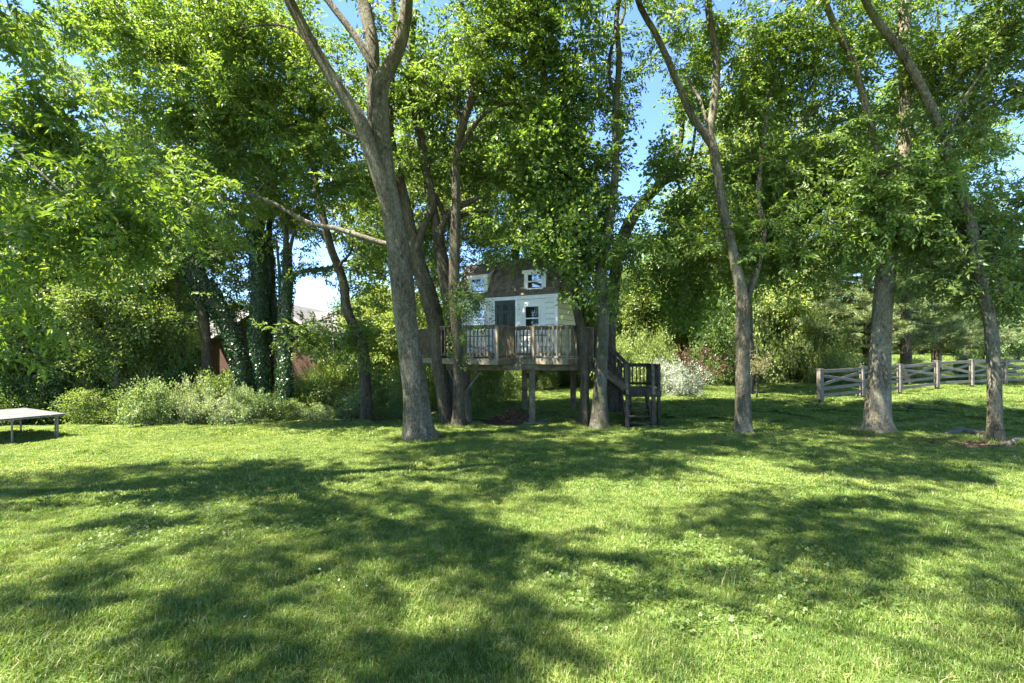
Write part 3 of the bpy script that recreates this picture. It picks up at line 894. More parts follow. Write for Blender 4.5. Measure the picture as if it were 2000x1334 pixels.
tree('ivy_covered_tree', 'thickest ivy-covered trunk, upright, middle of the three',
     [st((510, 778, 34), (508, 720, 33), (506, 640, 32), (507, 560, 32), (506, 500, 32), (503, 450, 26), (512, 410, 18), (522, 350, 14), (515, 290, 12), (505, 220, 9), (512, 130, 7), D=19.3),
      st((500, 470, 18), (486, 445, 16), (470, 420, 14), (452, 400, 12), (430, 375, 9), (420, 360, 8), (400, 330, 5), D=19.2, D2=19.0),
      st((540, 772, 18), (536, 700, 17), (533, 620, 16), (530, 560, 17), (528, 500, 15), (526, 440, 12), (535, 380, 9), (545, 300, 6), D=19.9)],
     [(500, 340, 60, 70, 19.8, 1.2, 12), (560, 380, 50, 50, 19.8, 1.0, 8), (470, 480, 36, 50, 20, .8, 6), (420, 300, 70, 60, 20, 1.2, 10), (470, 600, 26, 50, 20.2, .7, 4)],
     bark='bark_dark', flare=.5, ivy=[(0, 9500, -2, 6.5), (2, 2500, 1.5, 5.5), (1, 800, 4.5, 6.8)], leaf='leaf_mid')

tree('ivy_covered_tree', 'narrow ivy-covered trunk, rightmost of the three, with a bare arching side branch',
     [st((560, 776, 18), (559, 730, 18), (558, 660, 18), (560, 600, 21), (562, 560, 22), (562, 520, 20), (559, 480, 13), (558, 450, 11), (548, 420, 9), (540, 400, 8), (530, 350, 7), (522, 310, 5), D=18.6),
      st((565, 550, 9), (574, 540, 9), (586, 531, 9), (605, 528, 10), (627, 527, 9), (645, 523, 7), (662, 517, 5), D=18.5, D2=18.2),
      st((564, 505, 9), (568, 480, 8), (575, 455, 7), (588, 440, 6), (600, 420, 5), (615, 400, 3), D=18.6, D2=18.4),
      st((546, 776, 10), (546, 720, 10), (545, 650, 10), (547, 600, 9), (546, 540, 7), (540, 470, 5), D=19.0)],
     [(560, 420, 40, 40, 18.8, .8, 6), (600, 450, 26, 20, 18.4, .6, 3), (625, 515, 30, 8, 18.3, .4, 3), (600, 590, 34, 18, 18.8, .8, 5), (590, 650, 36, 24, 18.6, .8, 6)],
     bark='bark_moss', flare=.4, ivy=[(0, 3800, -2, 5.4), (3, 900, -2, 2.5), (1, 500, 3, 6)], leaf='leaf_mid')

tree('maple_tree', 'thin bent trunk at the right corner of the deck, leaves brushing the playhouse roof',
     [st((1142, 829, 20), (1142, 780, 18), (1142, 720, 18), (1138, 670, 18), (1130, 620, 17), (1122, 585, 14), (1124, 540, 13), (1129, 480, 13), (1131, 430, 13), (1122, 360, 12), (1107, 285, 11), (1083, 227, 10), (1065, 160, 9), (1055, 90, 8), (1048, 10, 7), (1045, -80, 5), D=14.7),
      st((1124, 600, 12), (1108, 570, 10), (1090, 540, 8), (1070, 510, 6), (1055, 480, 4), D=14.6, D2=14.2)],
     [(1090, 470, 60, 70, 14.4, .9, 16), (1110, 540, 34, 40, 14.2, .7, 10), (1060, 300, 70, 80, 14.8, 1.1, 16), (1110, 180, 70, 110, 15.2, 1.3, 16), (1090, 400, 60, 50, 15, 1.0, 12), (1050, 40, 90, 60, 15, 1.4, 10), (1096, 590, 14, 30, 14.2, .4, 4)],
     bark='bark_dark', flare=.4, leaf='leaf_maple', protos=MAP, per=7)

tree('ash_tree', 'grey-brown trunk in front of the stair top, tallest of the cluster by the stairs',
     [st((1170, 832, 38), (1172, 780, 28), (1174, 720, 25), (1177, 660, 24), (1177, 600, 23), (1172, 550, 23), (1178, 500, 22), (1186, 460, 19), (1195, 405, 16), (1201, 350, 15), (1203, 290, 15), (1202, 230, 13), (1205, 180, 12), (1209, 110, 11), (1204, 40, 10), (1215, -40, 8), (1220, -150, 5), D=14.5),
      st((1204, 200, 8), (1190, 150, 7), (1195, 90, 7), (1218, 30, 6), (1222, -40, 4), D=14.5, D2=15.0)],
     [(1190, 180, 70, 100, 15.2, 1.1, 13), (1150, 330, 60, 80, 15.4, 1.0, 15), (1160, 470, 50, 60, 15.0, 1.0, 14), (1200, 560, 36, 36, 14.9, .8, 5), (1240, 480, 44, 30, 14.6, .8, 3), (1150, 40, 80, 70, 15, 1.4, 12), (1220, -140, 180, 80, 13.5, 2.2, 9)],
     bark='bark_moss', flare=.8)

tree('maple_tree', 'dark tree behind the stairs whose thick upper limb sweeps up to the right',
     [st((1200, 832, 38), (1195, 780, 32), (1191, 720, 28), (1190, 660, 26), (1195, 600, 25), (1201, 540, 24), (1208, 490, 23), (1225, 445, 24), (1245, 410, 23), (1270, 380, 20), (1295, 355, 17), (1315, 320, 14), (1328, 280, 12), (1333, 230, 9), (1330, 160, 6), D=17.0),
      st((1290, 362, 10), (1318, 345, 10), (1342, 320, 9), (1352, 295, 7), (1358, 250, 5), D=17.0, D2=16.8)],
     [(1290, 310, 50, 40, 15.8, .8, 8), (1340, 420, 50, 60, 17.2, 1.2, 9), (1280, 480, 60, 50, 17.2, 1.2, 7), (1320, 540, 60, 50, 17.4, 1.2, 8), (1330, 170, 40, 60, 17, 1, 5), (1350, 600, 50, 30, 17.8, 1.2, 5)],
     bark='bark_moss', flare=.6, leaf='leaf_maple', protos=MAP, per=7)

tree('ash_tree', 'straight grey tree between the stairs and the fence, forking high into a Y',
     [st((1452, 846, 38), (1452, 815, 33), (1451, 760, 31), (1450, 700, 30), (1450, 640, 28), (1450, 590, 26), (1443, 545, 23), (1431, 490, 21), (1420, 440, 20), (1409, 390, 19), (1402, 340, 19), (1393, 290, 19), (1386, 262, 18), (1392, 215, 16), (1399, 150, 16), (1398, 105, 15), (1388, 50, 15), (1383, -10, 14), (1385, -120, 10), (1380, -230, 6), D=13.5),
      st((1390, 285, 15), (1372, 256, 15), (1350, 225, 14), (1331, 180, 13), (1316, 145, 13), (1299, 105, 13), (1280, 65, 12), (1262, 35, 12), (1246, 0, 11), (1225, -80, 8), (1200, -170, 5), D=13.5, D2=13.0),
      st((1456, 600, 13), (1468, 560, 12), (1479, 530, 11), (1490, 480, 11), (1492, 440, 11), (1481, 395, 11), (1484, 340, 10), (1490, 290, 9), (1497, 230, 9), (1507, 170, 8), (1532, 108, 7), (1560, 76, 5), (1590, 30, 4), D=13.6, D2=14.2),
      st((1488, 300, 6), (1506, 270, 6), (1540, 248, 6), (1575, 230, 6), (1605, 205, 5), (1632, 186, 4), D=14.0, D2=14.0),
      st((1388, 270, 7), (1376, 225, 6), (1365, 190, 6), (1340, 150, 5), D=13.6, D2=14.2)],
     [(1500, 120, 90, 110, 14.6, 1.4, 22), (1540, 330, 90, 90, 14.8, 1.2, 24), (1450, 380, 50, 110, 14.9, .9, 14), (1500, 490, 60, 60, 14.5, 1.1, 15), (1360, 110, 60, 80, 14.8, 1.1, 8),
      (1400, 470, 40, 60, 15, .9, 10), (1330, 60, 60, 60, 14.5, 1.1, 6), (1430, -150, 220, 90, 14, 1.8, 7), (1590, 480, 40, 50, 14.8, .8, 8), (1420, 200, 40, 60, 15, 1, 7)],
     bark='bark', flare=.9, extra=canopy_patches(2, 10, 5, 12, 10.6, 12.8, 205, -.3, 4.1))

tree('ash_tree', 'broad trunk with spreading surface roots in front of the fence, lower trunk sunlit',
     [st((1716, 846, 62), (1714, 815, 55), (1715, 770, 50), (1717, 720, 46), (1720, 660, 44), (1724, 600, 41), (1729, 550, 41), (1735, 490, 39), (1743, 430, 35), (1754, 360, 33), (1763, 300, 32), (1770, 240, 32), (1771, 180, 31), (1768, 120, 29), (1766, 60, 27), (1770, 0, 24), (1775, -100, 18), (1770, -220, 9), D=13.6),
      st((1738, 460, 17), (1722, 400, 16), (1716, 340, 15), (1705, 260, 15), (1692, 210, 15), (1680, 165, 15), (1664, 115, 14), (1640, 70, 13), (1622, 30, 13), (1608, -10, 12), (1580, -110, 8), D=13.6, D2=13.0),
      st((1770, 160, 10), (1795, 143, 9), (1815, 122, 8), (1835, 106, 7), (1865, 90, 5), (1900, 70, 3), D=13.5, D2=13.0)],
     [(1640, 330, 70, 90, 14.6, 1.1, 18), (1700, 420, 60, 50, 13.0, .7, 9), (1740, 370, 60, 50, 12.6, .6, 10), (1600, 150, 70, 90, 14.5, 1.2, 16), (1700, 60, 90, 60, 14.5, 1.2, 14), (1800, 420, 40, 40, 12.8, .6, 7),
      (1790, 310, 40, 50, 13.0, .6, 6), (1650, -180, 260, 90, 14, 1.8, 8), (1660, 480, 36, 34, 13.2, .5, 5), (1850, 90, 60, 60, 13, 1, 12), (1700, 220, 60, 60, 14.6, 1, 9)],
     bark='bark_pale', flare=1.15, leaf='leaf')

tree('ash_tree', 'rightmost of the large trunks, leaning left as it climbs, bare earth at its foot',
     [st((1946, 868, 44), (1944, 835, 34), (1943, 780, 32), (1941, 720, 30), (1937, 660, 29), (1930, 610, 27), (1918, 560, 26), (1908, 510, 25), (1902, 460, 24), (1890, 410, 23), (1872, 375, 23), (1858, 325, 22), (1843, 275, 22), (1830, 235, 21), (1812, 195, 20), (1786, 145, 20), (1753, 92, 19), (1720, 50, 17), (1694, 10, 15), (1660, -70, 10), D=12),
      st((1846, 285, 8), (1862, 240, 8), (1885, 190, 7), (1905, 160, 6), (1930, 120, 5), (1950, 60, 3), D=12, D2=11.6)],
     [(1900, 480, 70, 50, 12.6, .9, 12), (1950, 400, 60, 50, 12.4, .9, 9), (1870, 540, 36, 36, 12.2, .7, 4), (1960, 560, 50, 50, 13, .8, 9), (1900, 200, 60, 60, 12.4, 1, 8), (1930, 60, 80, 70, 12.4, 1.1, 16), (1960, 160, 50, 50, 12.8, 1, 7),
      (1850, 370, 34, 50, 12.8, .6, 6), (1800, -130, 200, 70, 11.5, 2, 7)],
     bark='bark', flare=.9, leaf='leaf_mid')

# tree on the left just outside the frame; its boughs hang into the upper left corner and shade the lawn
def wpt(x, y, z, r, D=None):
    return (x, y, z, r)
def wtree(name, label, stems, blobs, bark, leaf, protos, per, rad, scale, flare=1.0, pitch0=-.25, group=None):
    S = [np.array(s, float) for s in stems]
    S[0][0][2] = gz(S[0][0][0], S[0][0][1]) - .1
    b = S[0][0]
    root = empty(name, (b[0], b[1], b[2] + .1), label, 'tree', group)
    sk = []
    for i, q in enumerate(S):
        me, p = stem_mesh('trunk' if i == 0 else 'limb', q, 20 if i == 0 else 12, i == 0, flare=flare, seed=900 + i)
        link('trunk' if i == 0 else 'limb', me, M[bark], root); sk.append(p)
    skel = np.vstack(sk)[:, :4]
    cs = [canopy_patches(-13, 2, -2.5, 6.0, 9.8, 12.2, 380, -.4, 2.2)]
    for (x, y, z, rx, ry, rz, n) in blobs:
        q = rng.normal(size=(n, 3)); q /= np.linalg.norm(q, axis=1)[:, None]; q *= rng.uniform(0, 1, (n, 1)) ** (1 / 2.4)
        cs.append(np.array([x, y, z]) + q * np.array([rx, ry, rz]))
    (bv, bf), (V, Fx, r) = grow_crown(skel[skel[:, 2] > 2.2], np.concatenate(cs), protos, per, rad, scale, respect=False, pitch0=pitch0)
    link('branches', mesh_np('branches', bv, bf, 4, smooth_=True), M['twig'], root)
    link('crown', mesh_np('crown', V, Fx, 3, r), M[leaf], root)
    return root

def pp(px, py, D):
    return tuple(P(px, py, D))
L1 = pp(0, 265, 5.6); L2 = pp(60, 320, 5.6); L3 = pp(130, 385, 5.7); L4 = pp(200, 440, 5.9)
wtree('walnut_tree', 'near tree beyond the left edge, its boughs hanging into the upper left corner',
      [[(-7.6, 5.6, 0, .3), (-7.6, 5.6, 2, .27), (-7.4, 5.7, 5, .24), (-7.0, 5.8, 8, .2), (-6.4, 6.0, 11, .13), (-6.0, 6, 13.5, .06)],
       [(-7.5, 5.6, 4.0, .10), (-6.7, 5.6, 4.3, .07), (*L1, .022), (*L2, .018), (*L3, .014), (*L4, .010), (*pp(240, 480, 6.0), .007)],
       [(-7.1, 5.8, 8.5, .08), (-5, 5.0, 10, .05), (-2.5, 4.4, 11.2, .035), (0, 3.2, 11.6, .02)],
       [(-7.2, 5.8, 7.5, .08), (-7, 4.5, 9, .06), (-6, 3, 10.5, .04), (-5.5, 1, 11, .02)],
       [(-7.2, 5.7, 7, .08), (-6.5, 3.8, 8.6, .06), (-4.5, 1.6, 9.8, .035), (-2.5, 0, 10.5, .02)],
       [(-7.3, 5.7, 5.0, .07), (-6.5, 5.8, 5.2, .05), (*pp(-20, 60, 6.2), .025), (*pp(60, 150, 6.2), .012)]],
      [(*pp(30, 40, 6.3), .45, .5, .5, 3), (*pp(70, 190, 6.2), .6, .5, .35, 5), (*pp(10, 230, 6.0), .5, .5, .5, 4), (*pp(170, 410, 5.9), .7, .5, .3, 5), (*pp(40, 340, 5.9), .35, .4, .3, 2),
       (*pp(230, 440, 6.1), .5, .4, .35, 5), (*pp(100, 520, 6.2), .5, .5, .35, 2), (*pp(10, 620, 6.0), .2, .3, .25, 1),
       (-9, 5, 10, 2, 2, 1.4, 6), (-3.8, 9.4, 11.2, 2.2, 1.4, 1.2, 6), (-7.4, 6, 11.5, 2.5, 3.0, 2, 8)],
      'bark', 'leaf_near', PINBIG, 6, .6, .8, pitch0=-.35)

# ------------------------------------------------------------------ background trees, shrubs (shared prototype meshes)
def proto_crown(seed, rx, rz, n, protos, per, rad, scale, zc, trunk_r=.16, hollow=.35):
    st_ = np.random.default_rng(seed)
    q = rng.normal(size=(n, 3)); q /= np.linalg.norm(q, axis=1)[:, None]; q *= (hollow + (1 - hollow) * rng.uniform(0, 1, (n, 1)) ** .6)
    c = np.array([0, 0, zc]) + q * np.array([rx, rx, rz]) * (1 + .2 * np.sin(q[:, :1] * 5 + seed) * np.sin(q[:, 2:3] * 6))
    tr = np.array([[0, 0, -.3, trunk_r * 1.3], [.05, 0, zc * .3, trunk_r], [-.1, .1, zc * .7, trunk_r * .8], [.1, 0, zc, trunk_r * .6], [0, 0, zc + rz * .7, trunk_r * .25]])
    me, p = stem_mesh('trunk', tr, 10, True, flare=.6, seed=seed)
    c = c[c[:, 2] > .2]
    (bv, bf), (V, Fx, r) = grow_crown(p[:, :4], c, protos, per, rad, scale, respect=False)
    return me, mesh_np('branches', bv, bf, 4, smooth_=True), mesh_np('crown', V, Fx, 3, r)

BT = [proto_crown(100 + i, 2.9, 3.9, 62, SIMBIG, 13, .8, 1.25, 4.8 + i * .3) for i in range(3)]       # broadleaf, about 9 m
BT2 = [proto_crown(200 + i, 3.3, 4.6, 125, PIN, 6, .95, 1.25, 9.5, .2, .2) for i in range(2)]      # tall airy ash, about 14 m
def proto_shrub(seed, n, protos, per, rad, scale, rx=.8, rz=.55):
    q = rng.normal(size=(n, 3)); q /= np.linalg.norm(q, axis=1)[:, None]; q *= rng.uniform(.3, 1, (n, 1)) ** .7 * rng.choice([1, 1, 1, 1.28], (n, 1))
    c = np.array([0, 0, .5]) + q * np.array([rx, rx, rz]); c[:, 2] = np.abs(c[:, 2])
    mb = []
    sk = np.array([[.05 * math.cos(a), .05 * math.sin(a), t * .35, .012] for a in (0, 2, 4) for t in (0, .5, 1)])
    (bv, bf), (V, Fx, r) = grow_crown(sk, c, protos, per, rad, scale * 1.25, respect=False, pitch0=.15)
    V[:, 2] = np.maximum(V[:, 2], .01)
    return None, mesh_np('stems', bv, bf, 4, smooth_=True), mesh_np('foliage', V, Fx, 3, r)
SH = [proto_shrub(i, 26, SIMSMALL, 7, .30, .75) for i in range(3)]
SHB = [proto_shrub(i, 24, SIM, 7, .32, .72) for i in range(2)]

def copy_mesh_mat(me, mat):
    """mesh data shared between objects; the material sits on the object slot"""
    return me
def put(parts, names, loc, sc, rz, mats, obname, label, cat, group=None):
    root = empty(obname, loc, label, cat, group, rz)
    root.scale = sc if hasattr(sc, '__len__') else (sc, sc, sc)
    for me, nm, mt in zip(parts, names, mats):
        if me is None: continue
        if not me.materials: me.materials.append(M[mt])
        o = bpy.data.objects.new(nm, me); COL.objects.link(o); o.parent = root
        o.material_slots[0].link = 'OBJECT'; o.material_slots[0].material = M[mt]
    return root

def bgtree(px, pybase_D, height, wfac, k, leaf, label, group='trees of the wooded background', bark='bark_dark', sink=.0):
    D = pybase_D; x = (px - 1000) / F * D
    s = height / 8.9
    put(BT[k % 3], ('trunk', 'branches', 'crown'), (x, D, gz(x, D) - sink), (s * wfac, s * wfac, s), random.uniform(0, 6), (bark, 'twig', leaf), 'broadleaf_tree', label, 'tree', group)

def shrub(px, D, wpx, hpx, leaf, label, group='shrubs along the wood edge', big=False, name='shrub', k=None, cat='shrub'):
    x = (px - 1000) / F * D
    wm = wpx / F * D; hm = hpx / F * D
    protos = SHB if big else SH
    k = random.randrange(len(protos)) if k is None else k
    put(protos[k], ('trunk', 'stems', 'foliage'), (x, D, gz(x, D)), (wm / 2.05, wm / 2.05, hm / 1.22), random.uniform(0, 6), ('bark_dark', 'twig', leaf), name, label, cat, group)

# left woods
LB = [
      (60, 19, 9.5, .9, 'leaf_mid', 'leafy tree behind the pale table at the wood edge'),
      (150, 22, 10, 1.0, 'leaf_bright', 'tall light green tree left of the leaning ivy trunk'),
      (235, 25, 8.6, 1.0, 'leaf_mid', 'mid green tree behind the leaning ivy trunk, lower than the light green one'),
      (20, 26, 12, 1.0, 'leaf', 'tall tree far back at the left edge of the wood'),
      (300, 33, 8, 1.1, 'leaf_dark', 'dark tree to the left of the brick house roof'),
      (420, 44, 6.2, 1.2, 'leaf_mid', 'low tree behind the left part of the brick house'),
      (520, 50, 5.8, 1.4, 'leaf_bright', 'low light crown behind the ridge of the brick house'),
      (700, 40, 7.8, 1.0, 'leaf_mid', 'mid green tree to the right of the brick house'),
      (760, 30, 7.0, 1.0, 'leaf_bright', 'light green tree between the brick house and the largest trunk'),
      (850, 36, 7.6, 1.0, 'leaf_mid', 'tree seen between the deck trunks, left of the playhouse'),
      (930, 40, 7.6, 1.1, 'leaf_bright', 'pale crown just above the playhouse left dormer'),
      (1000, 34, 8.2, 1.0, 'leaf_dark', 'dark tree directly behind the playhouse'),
      (1080, 30, 8.5, 1.0, 'leaf_mid', 'tree behind the playhouse right dormer'),
      (1240, 34, 8.4, .9, 'leaf_mid', 'tree above the light green bush beside the stairs'),
      (1330, 32, 8.8, 1.0, 'leaf_bright', 'sunlit tree above the white flowering shrub'),
      (1500, 31, 8.4, 1.15, 'leaf_bright', 'bright sprawling tree between the Y-forked tree and the fence'),
      (1480, 42, 12.5, 1.1, 'leaf_bright', 'taller tree rising behind the bright sprawling tree'),
      (1340, 46, 12, 1.0, 'leaf_bright', 'taller distant crown above the sunlit tree'),
      (1960, 64, 11, 1.3, 'leaf_mid', 'distant tree beyond the far lawn at the right edge'),
      (1880, 72, 12, 1.3, 'leaf_bright', 'distant pale tree beyond the far lawn between the two right trunks'),
      (1800, 66, 11, 1.3, 'leaf_mid', 'distant tree behind the pine'),
      (2060, 58, 12, 1.2, 'leaf_bright', 'distant tree cut by the right edge'),
      (1920, 50, 5, 1.2, 'leaf_bright', 'small pale tree on the far lawn right of the pine'),
      (1990, 45, 6.5, .9, 'leaf_pale', 'greyish green small tree at the right edge beyond the fence')]
for i, (px, D, h, wf, lf, lab) in enumerate(LB):
    bgtree(px, D, h, wf, i, lf, lab)
TALL = [
        (330, 25, 1.05, 'leaf', 'tall airy tree behind the left ivy trunk'),
        (800, 24, 1.1, 'leaf_bright', 'tall airy tree behind the upper fork of the largest tree'),
        (1010, 25, 1.1, 'leaf', 'tall airy tree high behind the playhouse'),
        (1460, 22, 1.0, 'leaf_bright', 'tall airy tree right behind the Y-forked tree'),
        (1770, 25, 1.12, 'leaf', 'tall airy tree standing behind the broad trunk, above the pines'),
        (1890, 38, .95, 'leaf_bright', 'tall airy tree between the two rightmost trunks, beyond the fence')]
for i, (px, D, s, lf, lab) in enumerate(TALL):
    x = (px - 1000) / F * D
    put(BT2[i % 2], ('trunk', 'branches', 'crown'), (x, D, gz(x, D)), s, random.uniform(0, 6), ('bark_dark', 'twig', lf), 'tall_tree', lab, 'tree', 'tall trees behind the lawn')
for i in range(34):
    D = random.uniform(74, 84); px = 720 + i * 42 + random.uniform(-15, 15)
    shrub(px, D, 90, 62, ['leaf_mid', 'leaf_bright', 'leaf_dark'][i % 3], 'distant bush in the hedge line closing the far lawn', 'far hedge bushes', big=True)
for i in range(26):   # the far wood line closing the horizon
    px = -150 + i * 92 + random.uniform(-20, 20)
    D = random.uniform(85, 110)
    lowgap = 430 < px < 720
    bgtree(px, D, random.uniform(7.5, 9) if lowgap else random.uniform(10, 14), 1.7, i, ['leaf_mid', 'leaf_dark', 'leaf_bright'][i % 3], 'distant tree in the unbroken wood line on the horizon', 'far wood line')

# pale thin-trunk sapling trees inside left wood
tree('young_tree', 'young thin-stemmed tree inside the left wood, between the table and the pale shrubs',
     [st((236, 830, 12), (230, 760, 12), (225, 700, 11), (216, 650, 10), (208, 600, 9), (202, 550, 8), (205, 490, 6), (215, 430, 5), D=17.2)],
     [(210, 560, 90, 90, 17.4, 1.2, 26), (170, 680, 90, 50, 17.6, 1.0, 14), (280, 650, 60, 50, 17.8, 1.0, 10), (90, 640, 90, 90, 17.6, 1.2, 18)],
     bark='bark_dark', leaf='leaf_mid', flare=.3, protos=SIM, per=14, rad=.6, scale=1.15)
tree('young_tree', 'pale slender trunk left of the leaning ivy trunk, half hidden by leaves',
     [st((362, 760, 12), (358, 680, 12), (352, 620, 12), (350, 560, 12), (347, 520, 12), (352, 460, 10), (365, 410, 8), (362, 330, 6), D=21.5)],
     [(350, 420, 40, 50, 21.5, .9, 6), (330, 650, 50, 30, 21.5, 1, 6)], bark='bark', leaf='leaf_bright', flare=.3, protos=SIM, per=14, scale=1.3, rad=.6)

SHR = [  # px, D, w, h, material, big, label
    (440, 16.6, 105, 88, 'leaf_silver', False, 'pale silvery shrub with arching sprays below the leaning ivy trunk'),
    (375, 16.4, 85, 118, 'leaf_silver', False, 'tallest pale silvery shrub at the lawn edge'),
    (500, 16.8, 100, 74, 'leaf_pale', False, 'pale shrub right of the silvery pair, in front of the ivy trunks'),
    (290, 15.9, 95, 95, 'leaf_pale', True, 'round shrub with white flower heads left of the silvery shrubs'),
    (640, 26, 90, 110, 'leaf_bright', True, 'light leafy shrub right in front of the brick wall'),
    (600, 24, 60, 80, 'leaf_mid', True, 'shrub beside the white downspout of the brick house'),
    (330, 16.5, 80, 62, 'leaf_pale', False, 'low pale shrub between the round one and the tallest silvery shrub'),
    (410, 17.4, 90, 105, 'leaf_mid', True, 'green shrub filling in behind the two silvery shrubs'),
    (545, 17.2, 70, 46, 'leaf_mid', True, 'low green tuft at the foot of the narrow ivy trunk'),
    (470, 17.6, 70, 84, 'leaf_pale', False, 'pale shrub crowding the leaning ivy trunk foot'),
    (765, 18.0, 60, 50, 'leaf_mid', True, 'low shrub at the left of the largest trunk foot'),
    (700, 17.9, 90, 68, 'leaf_pale', False, 'small sunlit shrub at the lawn edge left of the largest trunk'),
    (610, 17.9, 90, 40, 'leaf_pale', False, 'low sunlit ground shrub left of the small sunlit one'),
    (640, 19.6, 130, 95, 'leaf_mid', False, 'dark leafy shrub below the brick wall'),
    (570, 20.5, 110, 85, 'leaf_bright', False, 'light shrub at the foot of the ivy trunks'),
    (730, 20.5, 110, 120, 'leaf_mid', False, 'tall shrub touching the left side of the largest trunk'),
    (200, 16.6, 110, 70, 'leaf_mid', True, 'broad-leaved green shrub right of the pale table'),
    (130, 17.4, 120, 110, 'leaf_mid', True, 'plain green broad-leaved shrub behind the table end'),
    (40, 16.9, 130, 95, 'leaf_dark', True, 'dark shrub behind the pale table'),
    (-30, 16.2, 120, 80, 'leaf_mid', True, 'shrub at the left edge behind the table'),
    (240, 18.2, 120, 140, 'leaf_bright', True, 'tall leafy shrub between the thin stem and the pale shrubs'),
    (340, 18.6, 110, 130, 'leaf_dark', True, 'dark shrub behind the tallest silvery shrub'),
    (60, 19.5, 170, 190, 'leaf_bright', True, 'high tangled shrub closing the view behind the table'),
    (180, 20.0, 170, 200, 'leaf_mid', True, 'high green shrub beneath the thin-stemmed young tree'),
    (450, 21.0, 110, 95, 'leaf_dark', True, 'dark shrub between the ivy trunks and the silvery shrubs'),
    (800, 20.0, 70, 100, 'leaf_bright', True, 'bright shrub showing to the right of the largest trunk foot'),
    (845, 21.5, 60, 120, 'leaf_bright', True, 'bright tall shrub behind the leaning trunk below the deck'),
    (955, 18.6, 100, 95, 'leaf_bright', True, 'sunlit bush under the deck'),
    (1003, 20.2, 60, 70, 'leaf_mid', True, 'small leafy bush right of the sunlit bush under the deck'),
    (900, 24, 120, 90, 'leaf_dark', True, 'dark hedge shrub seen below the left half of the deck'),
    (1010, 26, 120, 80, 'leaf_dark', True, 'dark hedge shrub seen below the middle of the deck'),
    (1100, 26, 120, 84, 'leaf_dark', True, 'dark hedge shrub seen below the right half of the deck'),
    (1060, 24, 60, 40, 'leaf_mid', True, 'low bush in front of the dark hedge under the deck'),
    (1225, 21.5, 110, 130, 'leaf_bright', True, 'light green bush right of the stairs'),
    (1285, 23, 90, 125, 'leaf_bright', True, 'yellowish bush between the light green bush and the white shrub'),
    (1338, 20.8, 88, 84, 'leaf_white', False, 'mounded shrub covered in white blossom right of the stair landing'),
    (1300, 22, 60, 80, 'leaf_white', False, 'second white blossoming shrub tucked behind the mounded one'),
    (1340, 24.5, 130, 100, 'leaf_red', False, 'reddish-leaved shrub above the white blossom'),
    (1410, 27, 110, 120, 'leaf_mid', True, 'green bush left of the Y-forked tree trunk'),
    (1400, 28.5, 150, 190, 'leaf_dark', True, 'dark tall bush left of the Y-forked tree trunk'),
    (1500, 28, 150, 200, 'leaf_bright', True, 'big bright bush right of the Y-forked tree trunk'),
    (1580, 27.5, 130, 150, 'leaf_mid', True, 'bush with drooping branches left of the first fence post'),
    (1540, 30, 150, 230, 'leaf_bright', True, 'tall bright bush behind the drooping one'),
    (1625, 26, 80, 80, 'leaf_bright', True, 'light bush behind the first fence panel'),
    (1670, 27, 60, 60, 'leaf_mid', True, 'shrub behind the second fence post'),
    (1775, 26, 60, 50, 'leaf_bright', True, 'small bush behind the fence right of the broad trunk'),
    (1895, 28, 60, 60, 'leaf_bright', True, 'small bush behind the fence left of the rightmost trunk'),
    (1470, 44, 200, 170, 'leaf_mid', True, 'far hedge behind the Y-forked tree'),
    (1250, 36, 220, 120, 'leaf_mid', True, 'hedge far behind the stairs'),
    (1100, 36, 220, 120, 'leaf_mid', True, 'hedge far behind the deck'),
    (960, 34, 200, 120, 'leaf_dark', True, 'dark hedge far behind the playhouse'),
    (800, 30, 160, 120, 'leaf_mid', True, 'hedge behind the largest trunk'),
    (700, 28, 130, 100, 'leaf_dark', True, 'dark hedge in front of the brick house right end')]
for px, D, wp, hp, lf, big, lab in SHR:
    shrub(px, D, wp, hp, lf, lab, big=big)

# young ornamental tree with rusty leaves
tree('sapling', 'slender staked-looking sapling with rusty young leaves on the sunny lawn',
     [st((1478, 777, 4), (1478, 750, 3.5), (1477, 720, 3), (1479, 690, 2), (1478, 670, 1.5), D=20.5)],
     [(1478, 705, 20, 34, 20.5, .4, 9)], bark='bark_dark', leaf='leaf_rust', flare=.2, protos=SIMSMALL, per=5, rad=.28, scale=.9, respect=False)

